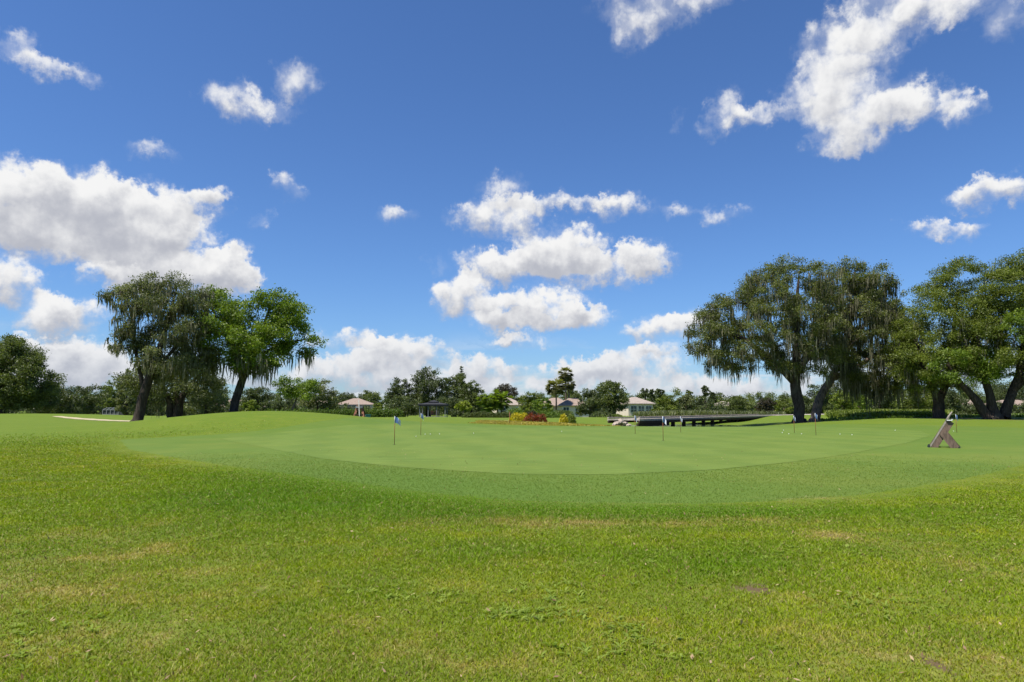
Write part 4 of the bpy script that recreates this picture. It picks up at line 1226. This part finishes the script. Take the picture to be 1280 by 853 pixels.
def screen_room(label, pc, w, d, h, D):
    b = at(pc, 515, D); bz = Tz(b[0], D)
    root = empty('screen_enclosure', (b[0], D, bz), label, 'screen room')
    mb = MB()
    for i in range(5):
        x = -w / 2 + w * i / 4
        for y in (-d / 2, d / 2): mb.box((x, y, h / 2), (.1, .1, h))
        mb.bar((x, -d / 2, h), (x, 0, h + .4), .07, .07); mb.bar((x, 0, h + .4), (x, d / 2, h), .07, .07)
    for z in (.5, h * .55, h): 
        for y in (-d / 2, d / 2): mb.box((0, y - .012, z), (w, .08, .1))
    mb.box((0, 0, h + .412), (w, .07, .07))
    mb.build('frame', M['grey_paint'], root)
    MB().box((0, -d / 2 + .08, h / 2), (w - .1, .03, h - .1)).build('screen', M['screen'], root)
    MB().box((0, d / 2 - .08, h / 2), (w - .1, .03, h - .1)).build('screen', M['screen'], root)
screen_room('small white-framed screen enclosure under the trees left of the mossy oak trunk', 143, 3.0, 2.6, 1.9, 133)

# white garden trellis right of the pink-roofed house
def trellis():
    D = 170; b = at(484, 515, D); bz = Tz(b[0], D)
    root = empty('white_trellis', (b[0], D, bz), 'white arched garden trellis right of the pink tiled roof', 'trellis')
    mb = MB()
    for x in (-1.0, 1.2): mb.box((x, 0, 1.5), (.12, .12, 3.0)); mb.box((x, 1.4, 1.5), (.12, .12, 3.0))
    mb.build('post', M['white_paint'], root)
    mb = MB()
    for i in range(6): mb.box((.1, i * .28, 3.06), (2.9, .07, .12))
    mb.build('slat', M['white_paint'], root)
    mb = MB(); pts = [(.1 + .75 * math.cos(a), -.06, 3.1 + .65 * math.sin(a)) for a in np.linspace(.2, math.pi - .2, 9)]
    mb.tube(pts, [.07] * 9, 6).build('arch', M['white_paint'], root)
trellis()

# ------------------------------------------------------------------ pavilion
def pavilion():
    D = 118; b = at(542, 515, D); bz = Tz(b[0], D) 
    root = empty('pavilion', (b[0], D, bz), 'open garden pavilion with a dark roof on grey posts before the tall dark trees', 'pavilion')
    w, d, h = 4.3, 3.6, 1.82
    MB().box((0, 0, .03), (w + .4, d + .4, .16)).build('floor_slab', M['path'], root)
    for x in (-w / 2, -w / 6, w / 6, w / 2):
        for y in (-d / 2, d / 2):
            MB().box((x, y, h / 2 + .1), (.14, .14, h)).build('post', M['gazebo_post'], root)
    MB().box((0, 0, h + .16), (w + .5, d + .5, .14)).build('beam', M['gazebo_roof'], root)
    hip_roof(w, d, h + .42, .30, .3, .9).build('roof', M['gazebo_roof'], root)
    hip_roof(w * .34, d * .34, h + .86, .24, .1, .1).build('cupola', M['gazebo_roof'], root)
    for i, x in enumerate((-.2, .5)):
        s = MB().box((x, -.6, .5), (.5, .5, .07)); s.box((x, -.34, .85), (.5, .06, .6))
        for sx in (-.2, .2):
            for sy in (-.2, .2): s.box((x + sx, -.6 + sy, .29), (.06, .06, .36))
        ch = s.build('patio_chair', M['bench_wood'])
        ch.location = (b[0], D, bz)
        tag(ch, ('red-brown chair in the pavilion, the left of two', 'red-brown chair in the pavilion, the right of two')[i], 'chair', 'chairs inside the pavilion')
pavilion()

# ------------------------------------------------------------------ putting green flags
def flag(base_px, ptop, label, curl, seed):
    g = gpt(*base_px); z = Tz(*g) + .005
    # settle the base on the real surface
    for _ in range(3):
        g = gpt(base_px[0], base_px[1], z); z = Tz(*g) + .005
    H = at(base_px[0], ptop, g[1])[2] - z
    rg = np.random.default_rng(seed)
    root = empty('practice_flag', (g[0], g[1], z), label, 'flag', 'practice flags on the putting green')
    MB().tube([(0, 0, -.05), (0, 0, H)], [.011, .011], 8).build('pole', M['pole'], root, True)
    MB().tube([(0, 0, -.03), (0, 0, .003)], [.054, .054], 16).build('cup', M['rubber'], root)
    MB().tube([(0, 0, H - .24), (0, 0, H + .012)], [.0125, .0125], 8).build('sleeve', M['cloth_white'], root, True)
    def cloth(u0, u1, nm, mat, zoff=0.0):
        V = []; nu, nv = 7, 7
        for i in range(nu):
            u = u0 + (u1 - u0) * i / (nu - 1)
            for j in range(nv):
                v = j / (nv - 1)
                x = .014 + curl * u * .21; y = .045 * math.sin(u * 7 + v * 1.5 + seed) * u
                zz = H - .01 - v * .21 - u * u * .13
                V.append((x, y + zoff, zz))
        F = [(i * nv + j, (i + 1) * nv + j, (i + 1) * nv + j + 1, i * nv + j + 1) for i in range(nu - 1) for j in range(nv - 1)]
        V2 = [(x, y + .004, q) for x, y, q in V]; n = len(V)
        F2 = [tuple(reversed([k + n for k in f])) for f in F]
        me = raw_mesh(nm, np.array(V + V2), [(4, np.array(F + F2))], True)
        return link(nm, me, mat, root)
    cloth(0.0, .6, 'flag_cloth', M['cloth_blue']); cloth(.6, 1.0, 'flag_edge', M['cloth_white'])
FL = [((493, 556), 521, 'nearest blue and white practice flag, on the left side of the green', .9),
      ((526, 544), 517, 'blue practice flag in line with the pavilion, beside a few golf balls', .5),
      ((794, 542.5), 520, 'thin practice flag in front of the stone pile at the bridge', .35),
      ((829, 551), 521, 'blue practice flag on a red pole in front of the bridge, nearer than its neighbours', .55),
      ((851, 540.5), 521, 'small practice flag before the bridge piles, right of the nearer red poled one', .35),
      ((993, 541), 520, 'faint practice flag just left of the spreading oak trunk', .3),
      ((1020, 544), 517, 'blue practice flag in front of the pale leaning oak trunk', .5),
      ((1196, 540.5), 518.5, 'blue practice flag just right of the wooden bag stand', .5)]
for i, a in enumerate(FL):
    flag(a[0], a[1], a[2], a[3], i)

# reddish marker stake in the straw grass
def stake():
    D = 52.5; b = at(637, 530, D); z = Tz(b[0], D)
    root = empty('marker_stake', (b[0], D, z), 'thin reddish marker stake in the straw-yellow grass strip', 'stake')
    MB().tube([(0, 0, -.1), (0, 0, .95)], [.022, .02], 8).build('post', M['pole'], root, True)
    MB().tube([(0, 0, .95), (0, 0, 1.02)], [.024, .012], 8).build('cap', M['bench_wood'], root, True)
stake()

# ------------------------------------------------------------------ golf balls
def golf_balls():
    import bmesh
    bm = bmesh.new(); bmesh.ops.create_icosphere(bm, subdivisions=3, radius=.0214)
    me = bpy.data.meshes.new('golf_ball'); bm.to_mesh(me); bm.free()
    me.polygons.foreach_set('use_smooth', np.ones(len(me.polygons), dtype=bool)); me.materials.append(M['ball'])
    spots = [(520, 546.3, 'l'), (531.5, 543.5, 'l'), (538, 543.3, 'l'), (549.5, 543.2, 'l'), (592, 542.2, 'white golf ball lying alone well right of the flag in line with the pavilion'),
             (702, 540, 'white golf ball lying alone at mid green towards the bridge'),
             (978, 541.5, 'r'), (979.5, 538.5, 'r'), (986, 543, 'r'), (1002, 543, 'r'),
             (1050, 543.5, 'golf ball right of the leaning trunk flag, left one of a close pair'), (1065, 544.3, 'golf ball right of the leaning trunk flag, right one of a close pair'),
             (1119, 538.5, 'white golf ball lying alone between the leaning oak and the bag stand'), (1192, 539.6, 'white golf ball at the foot of the flag beside the bag stand')]
    for px, py, lb in spots:
        g = gpt(px, py); z = Tz(*g) + .005
        g = gpt(px, py, z); z = Tz(*g) + .005
        o = bpy.data.objects.new('golf_ball', me); COL.objects.link(o); o.location = (g[0], g[1], z + .022)
        if lb == 'l': lb = 'white golf ball in the loose row beside the flag in line with the pavilion'
        if lb == 'r': lb = 'white golf ball in the loose group left of the flag by the pale leaning trunk'
        tag(o, lb, 'golf ball', 'golf balls on the putting green')
golf_balls()

# ------------------------------------------------------------------ wooden bag stands
def bag_stand_near():
    g = gpt(1180, 560); D = g[1]; z = Tz(*g)
    root = empty('bag_stand', (g[0], g[1], z), 'near brown bag stand of crossed wooden planks on the right fringe', 'bag stand', 'wooden bag stands beside the green', -math.atan2(g[0], g[1]))
    k = m_per_px(D); kx = k * math.cos(math.atan2(g[0], g[1]))
    def L(px, py, y=0.0): return ((px - 1180) * kx, y, (560 - py) * k)
    for y in (0.0, .62):
        # long plank from lower left to upper right, its broad face to the camera
        MB().bar(L(1166, 560.5, y), L(1189.5, 527.5, y), .045, 9.0 * k, up=(1, 0, .7)).build('long_plank', M['plank'], root)
        MB().bar(L(1162.4, 559.5, y - .002), L(1185.2, 526.5, y - .002), .055, 1.7 * k, up=(1, 0, .7)).build('sunlit_plank_edge', M['sunlit_plank_edge'], root)  # pale strip, the sunlit side of the plank put into colour
        MB().bar(L(1179.5, 540.5, y - .050), L(1194.8, 560.5, y - .050), .045, 9.0 * k, up=(1, 0, -.7)).build('short_plank', M['plank'], root)
        MB().bar(L(1184.6, 541.0, y - .02), L(1198.6, 558.0, y - .02), .04, 1.3 * k, up=(1, 0, -.7)).build('brace', M['timber_dark'], root)
        MB().tube([L(1161.2, 558.6, y - .05), L(1161.2, 558.6, y + .05)], [.045, .045], 12).build('foot', M['rubber'], root)
        MB().tube([L(1198.4, 558.6, y - .07), L(1198.4, 558.6, y + .03)], [.04, .04], 12).build('foot', M['rubber'], root)
    MB().bar(L(1188, 527.2, -.05), L(1188, 527.2, .67), .13, .04).build('cross_rail', M['timber_dark'], root)
    MB().bar(L(1172, 556.5, .03), L(1172, 556.5, .59), .12, .04).build('lower_rail', M['timber_dark'], root)
    MB().bar(L(1192, 556.5, .02), L(1192, 556.5, .59), .10, .04).build('lower_rail', M['timber_dark'], root)
    t = MB().box(L(1189, 526.2, -.02), (.16, .14, .025)); t.box(L(1192, 525.6, -.02), (.03, .14, .05)); t.build('tray', M['plastic_white'], root)
    MB().tube([L(1184.8, 527, -.02), L(1188.6, 521, -.02), L(1192.6, 515.6, -.02)], [.034, .03, .02], 10).build('rest_arm', M['sunlit_plank_edge'], root, True)
bag_stand_near()

def bag_stand_far():
    D = 49.0; b = at(448, 533, D); z = Tz(b[0], D)
    root = empty('bag_stand', (b[0], D, z), 'distant red-brown bag stand with a white board leaning on it before the hedge', 'bag stand', 'wooden bag stands beside the green')
    k = m_per_px(D)
    def L(px, py, y=0.0): return ((px - 448) * k, y, (533 - py) * k)
    MB().bar(L(442.3, 533, 0), L(445.6, 519, .25), .15, .06, up=(0, 1, 0)).build('leg', M['bench_wood'], root)
    MB().bar(L(453.8, 533, 0), L(451, 519, .25), .15, .06, up=(0, 1, 0)).build('leg', M['bench_wood'], root)
    MB().bar(L(442.8, 533, .95), L(445.6, 519, .35), .10, .05, up=(0, 1, 0)).build('leg', M['timber_dark'], root)
    MB().bar(L(453.4, 533, .95), L(451, 519, .35), .10, .05, up=(0, 1, 0)).build('leg', M['timber_dark'], root)
    MB().bar(L(443, 530.3, .02), L(453.3, 530.3, .02), .05, .12, up=(0, 0, 1)).build('cross_rail', M['timber_dark'], root)
    MB().bar(L(444.2, 523.5, .12), L(452.2, 523.5, .12), .05, .09, up=(0, 0, 1)).build('cross_rail', M['bench_wood'], root)
    MB().box(L(445.6, 520.6, .1), (.20, .16, .12)).build('tray', M['grey_paint'], root)
    MB().box(L(450.6, 520.4, .1), (.22, .16, .16)).build('tray', M['gazebo_post'], root)
    MB().bar(L(449.5, 532.6, -.12), L(447.2, 511.5, .12), .065, .03, up=(0, 1, 0)).build('leaning_board', M['pale_board'], root)
    # teal bin lying in the grass beside it
    bb = at(460, 532, D - .5); z2 = Tz(bb[0], D - .5)
    r2 = empty('teal_bin', (bb[0], D - .5, z2), 'small teal bin on the grass right of the distant bag stand', 'bin')
    w, h, d = .36, .19, .28
    m = MB(); m.add([(-w * .42, -d * .42, 0), (w * .42, -d * .42, 0), (w * .42, d * .42, 0), (-w * .42, d * .42, 0), (-w / 2, -d / 2, h), (w / 2, -d / 2, h), (w / 2, d / 2, h), (-w / 2, d / 2, h)],
                    [(3, 2, 1, 0), (0, 1, 5, 4), (1, 2, 6, 5), (2, 3, 7, 6), (3, 0, 4, 7)]); m.build('tub', M['teal'], r2)
    MB().box((0, 0, h + .014), (w + .04, d + .04, .03)).build('lid', M['teal'], r2)
    MB().box((-w * .54, 0, h * .6), (.02, .12, .03)).build('handle', M['plastic_white'], r2)
bag_stand_far()

# ------------------------------------------------------------------ sun, sky and clouds
SUN_EL, SUN_AZ = R(63), R(-122)       # azimuth from +Y towards +X: behind the camera, to the left
sd = bpy.data.lights.new('sun', 'SUN'); sd.energy = 5.0; sd.angle = R(0.55); sd.color = (1.0, 0.955, 0.88)
so = bpy.data.objects.new('sun', sd); COL.objects.link(so)
sv = Vector((math.sin(SUN_AZ) * math.cos(SUN_EL), math.cos(SUN_AZ) * math.cos(SUN_EL), math.sin(SUN_EL)))
so.rotation_euler = sv.to_track_quat('Z', 'Y').to_euler(); so.location = (0, 0, 60)

CLOUDS = [  # sight line px, py, half width, half height, weight
 (15, 250, 75, 55, 1.1), (50, 300, 110, 28, 1.1), (105, 245, 58, 40, 1.1), (150, 275, 95, 42, 1.1), (215, 252, 58, 26, .9), (190, 302, 85, 36, 1.0), (258, 242, 26, 14, .6),
 (225, 342, 95, 28, 1.0), (150, 345, 48, 16, .8), (292, 346, 40, 28, 1.0), (304, 314, 14, 16, .5),
 (8, 352, 56, 30, 1.0), (78, 396, 60, 26, 1.1), (60, 442, 130, 22, 1.1), (120, 468, 90, 24, 1.05), (20, 466, 100, 24, 1.0),
 (12, 58, 32, 22, .8), (55, 80, 45, 15, .75), (105, 93, 32, 11, .65), (300, 130, 40, 25, .9), (372, 102, 30, 26, .8), (342, 135, 38, 15, .6),
 (186, 190, 34, 13, .5), (363, 236, 18, 18, .55), (325, 273, 22, 12, .5),
 (618, 272, 52, 26, 1.0), (630, 240, 32, 24, .6), (698, 254, 58, 14, .8), (772, 256, 42, 17, .8), (495, 271, 24, 13, .45), (848, 264, 30, 11, .55), (902, 267, 30, 13, .5), (848, 146, 11, 12, .4), (538, 330, 14, 12, .4),
 (702, 312, 56, 32, 1.2), (645, 332, 75, 22, 1.0), (735, 338, 75, 22, 1.0), (806, 324, 34, 24, .95),
 (580, 370, 40, 28, 1.1), (672, 386, 74, 26, 1.0), (735, 397, 38, 18, .8), (640, 406, 55, 16, .8), (640, 428, 56, 9, .75),
 (836, 413, 46, 19, 1.0), (884, 395, 30, 16, .7),
 (1110, 20, 90, 36, 1.0), (1058, 62, 60, 42, 1.0), (1185, 5, 65, 24, .8), (1028, 112, 55, 38, .95), (1078, 142, 74, 42, 1.0), (1150, 132, 62, 26, 1.0), (1202, 132, 26, 24, .7), (905, 140, 26, 30, .85),
 (952, 142, 44, 16, .75), (1050, 172, 44, 24, .6), (1262, 20, 40, 28, .65),
 (812, 14, 70, 30, .85), (788, 44, 32, 20, .55), (890, 2, 45, 14, .6), (1248, 241, 56, 22, 1.0), (1178, 286, 48, 14, .85),
 (425, 424, 60, 13, .7), (500, 446, 70, 24, .95), (430, 468, 110, 24, .85), (605, 464, 44, 18, .85), (540, 482, 90, 18, .7), (700, 466, 70, 16, .75), (795, 462, 66, 20, .85), (760, 490, 200, 20, .75),
 (832, 441, 38, 9, .65), (940, 482, 90, 22, .6), (1150, 470, 150, 20, .5), (-90, 260, 70, 60, 1.0), (1400, 200, 70, 40, .9), (1390, 420, 80, 30, .9), (-120, 440, 90, 30, .9)]

def sky_world():
    W = bpy.data.worlds.new('World'); SC.world = W; W.use_nodes = True
    t = W.node_tree; t.nodes.clear(); nt = NT(t)
    out = nt.n('ShaderNodeOutputWorld')
    sky = nt.n('ShaderNodeTexSky'); sky.sky_type = 'NISHITA'; sky.sun_disc = False
    sky.sun_elevation = SUN_EL; sky.sun_rotation = SUN_AZ
    sky.air_density = 1.0; sky.dust_density = 0.35; sky.ozone_density = 3.5; sky.altitude = 0
    bg = nt.n('ShaderNodeBackground'); bg.inputs[1].default_value = 0.079
    co = nt.n('ShaderNodeTexCoord').outputs['Generated']
    sp = nt.n('ShaderNodeSeparateXYZ'); nt.l(co, sp.inputs[0])
    x, y, z = sp.outputs
    az = nt.math('ARCTAN2', x, y)
    hl = nt.math('SQRT', nt.math('ADD', nt.math('MULTIPLY', x, x), nt.math('MULTIPLY', y, y)))
    el = nt.math('ARCTAN2', z, hl)
    cb = nt.n('ShaderNodeCombineXYZ'); nt.l(az, cb.inputs[0]); nt.l(el, cb.inputs[1])
    p = nt.vmath('SCALE', cb.outputs[0]); 
    p.node.inputs['Scale'].default_value = 100.0           # ~1 unit = 0.57 degree
    # two octaves of domain warp give the cauliflower edges
    w1 = nt.noise(0.13, p, 2.0, 0.5, '2D', 1)
    w2 = nt.noise(0.42, p, 5.0, 0.58, '2D', 1)
    q = nt.vmath('MULTIPLY_ADD', nt.vmath('SUBTRACT', w1, (.5, .5, .5)), (5.0, 3.6, 0), p)
    w3 = nt.noise(1.3, p, 5.0, 0.6, '2D', 1)
    q = nt.vmath('MULTIPLY_ADD', nt.vmath('SUBTRACT', w2, (.5, .5, .5)), (4.0, 3.2, 0), q)
    q = nt.vmath('MULTIPLY_ADD', nt.vmath('SUBTRACT', w3, (.5, .5, .5)), (1.5, 1.2, 0), q)
    acc = None
    for (px, py, rx, ry, wt) in CLOUDS:
        def ae(a, b):
            X, Y, Z = ray(a, b); return math.atan2(X, Y) * 100, math.atan2(Z, math.hypot(X, Y)) * 100
        cx, cy = ae(px, py); sx = abs(ae(px + rx, py)[0] - ae(px - rx, py)[0]) / 2; sy = abs(ae(px, py - ry)[1] - ae(px, py + ry)[1]) / 2
        sx *= 1.27; sy *= 1.25
        # v.z = 1, so one running vector gathers the cover (z) and the height within the cloud (y)
        v = nt.vmath('MULTIPLY_ADD', q, (1 / sx, 1 / sy, 0), (-cx / sx, -cy / sy, 1))
        w = nt.math('MAXIMUM', nt.math('MULTIPLY_ADD', nt.vmath('DOT_PRODUCT', v, v), -wt, 2 * wt), 0.0)
        sc_ = nt.vmath('SCALE', v); nt.l(w, sc_.node.inputs['Scale'])
        acc = sc_ if acc is None else nt.vmath('ADD', sc_, acc)
    sa = nt.n('ShaderNodeSeparateXYZ'); nt.l(acc, sa.inputs[0])
    F, Tt = sa.outputs[2], sa.outputs[1]
    tl = nt.math('DIVIDE', Tt, nt.math('MAXIMUM', F, 0.05))
    det = nt.noise(0.26, p, 9.0, 0.56, '2D')
    # the same noise sampled a little towards the sun gives relief inside the clouds
    det2 = nt.noise(0.26, nt.vmath('ADD', p, (-.9, 1.3, 0)), 4.0, 0.5, '2D')
    dens = nt.math('MULTIPLY_ADD', nt.math('SUBTRACT', det, .5), 1.9, F)
    # crisp tops, feathered bases; higher clouds are wispier all round
    wid = nt.math('ADD', nt.ramp(tl, -0.5, 0.5, 1.1, 0.6), nt.ramp(el, 0.22, 0.5, 0.0, 0.6))
    alpha = nt.math('DIVIDE', nt.math('SUBTRACT', dens, 0.18), wid, clamp=True)
    al2 = nt.math('MULTIPLY', alpha, alpha)
    alpha = nt.math('MULTIPLY', al2, nt.math('MULTIPLY_ADD', alpha, -2.0, 3.0))
    alpha = nt.math('MULTIPLY', alpha, nt.ramp(F, 0.0, 0.55))
    veil = nt.math('MULTIPLY', nt.ramp(dens, -0.3, 0.7, 0.0, 0.24), nt.ramp(F, 0.0, 0.75))
    alpha = nt.math('MAXIMUM', alpha, veil)
    # low, hazy band of far cumulus near the horizon all the way round
    pb = nt.vmath('MULTIPLY', p, (.045, .22, 1))
    band = nt.noise(1.0, pb, 6.0, 0.6, '2D', 0, 0.6)
    bm = nt.math('MULTIPLY', nt.ramp(el, 0.015, 0.12, 1.0, 0.0), nt.ramp(band, .42, .62))
    alpha = nt.math('MAXIMUM', alpha, nt.math('MULTIPLY', bm, .85))
    relief = nt.math('MULTIPLY', nt.math('SUBTRACT', det, det2), 0.95)
    lit = nt.math('ADD', nt.math('MULTIPLY_ADD', tl, 0.70, 0.60), relief)
    lit = nt.math('ADD', lit, nt.math('MULTIPLY', nt.math('SUBTRACT', 0.75, dens), 0.18))
    lit = nt.math('ADD', lit, nt.ramp(el, 0.2, 0.45, 0.0, 0.22))
    lit = nt.ramp(lit, 0.05, 0.95)
    cc = nt.mix(lit, (0.53, 0.55, 0.62), (1.02, 1.02, 1.02))
    hz = nt.ramp(el, 0.0, 0.14, 0.34, 0.0)
    cc = nt.mix(hz, cc, (0.50, 0.58, 0.72))
    cbg = nt.n('ShaderNodeBackground'); nt.l(cc, cbg.inputs[0]); cbg.inputs[1].default_value = 0.625
    tint = nt.mix(1.0, sky.outputs[0], (0.64, 0.885, 1.23), 'MULTIPLY')
    nt.l(tint, bg.inputs[0])
    ms = nt.n('ShaderNodeMixShader'); nt.l(alpha, ms.inputs[0]); nt.l(bg.outputs[0], ms.inputs[1]); nt.l(cbg.outputs[0], ms.inputs[2])
    nt.l(ms.outputs[0], out.inputs[0])
    W.cycles.sampling_method = 'MANUAL'; W.cycles.sample_map_resolution = 256
sky_world()

# ------------------------------------------------------------------ camera and render settings
cd = bpy.data.cameras.new('camera'); cd.lens = 24; cd.sensor_width = 36; cd.clip_start = 0.05; cd.clip_end = 9000
co = bpy.data.objects.new('camera', cd); COL.objects.link(co); co.location = (0, 0, CAMZ); co.rotation_euler = (R(90) + PITCH, 0, 0)
SC.camera = co
SC.view_settings.view_transform = 'Standard'; SC.view_settings.look = 'None'; SC.view_settings.exposure = 0.52; SC.view_settings.gamma = 1.0
SC.view_settings.use_curve_mapping = False
SC.render.engine = 'CYCLES'
SC.cycles.max_bounces = 6; SC.cycles.diffuse_bounces = 3; SC.cycles.glossy_bounces = 2; SC.cycles.transmission_bounces = 3; SC.cycles.transparent_max_bounces = 4
SC.cycles.use_denoising = True; SC.cycles.denoiser = 'OPENIMAGEDENOISE'
SC.cycles.use_adaptive_sampling = True; SC.cycles.adaptive_threshold = 0.02
SC.cycles.sample_clamp_indirect = 6.0
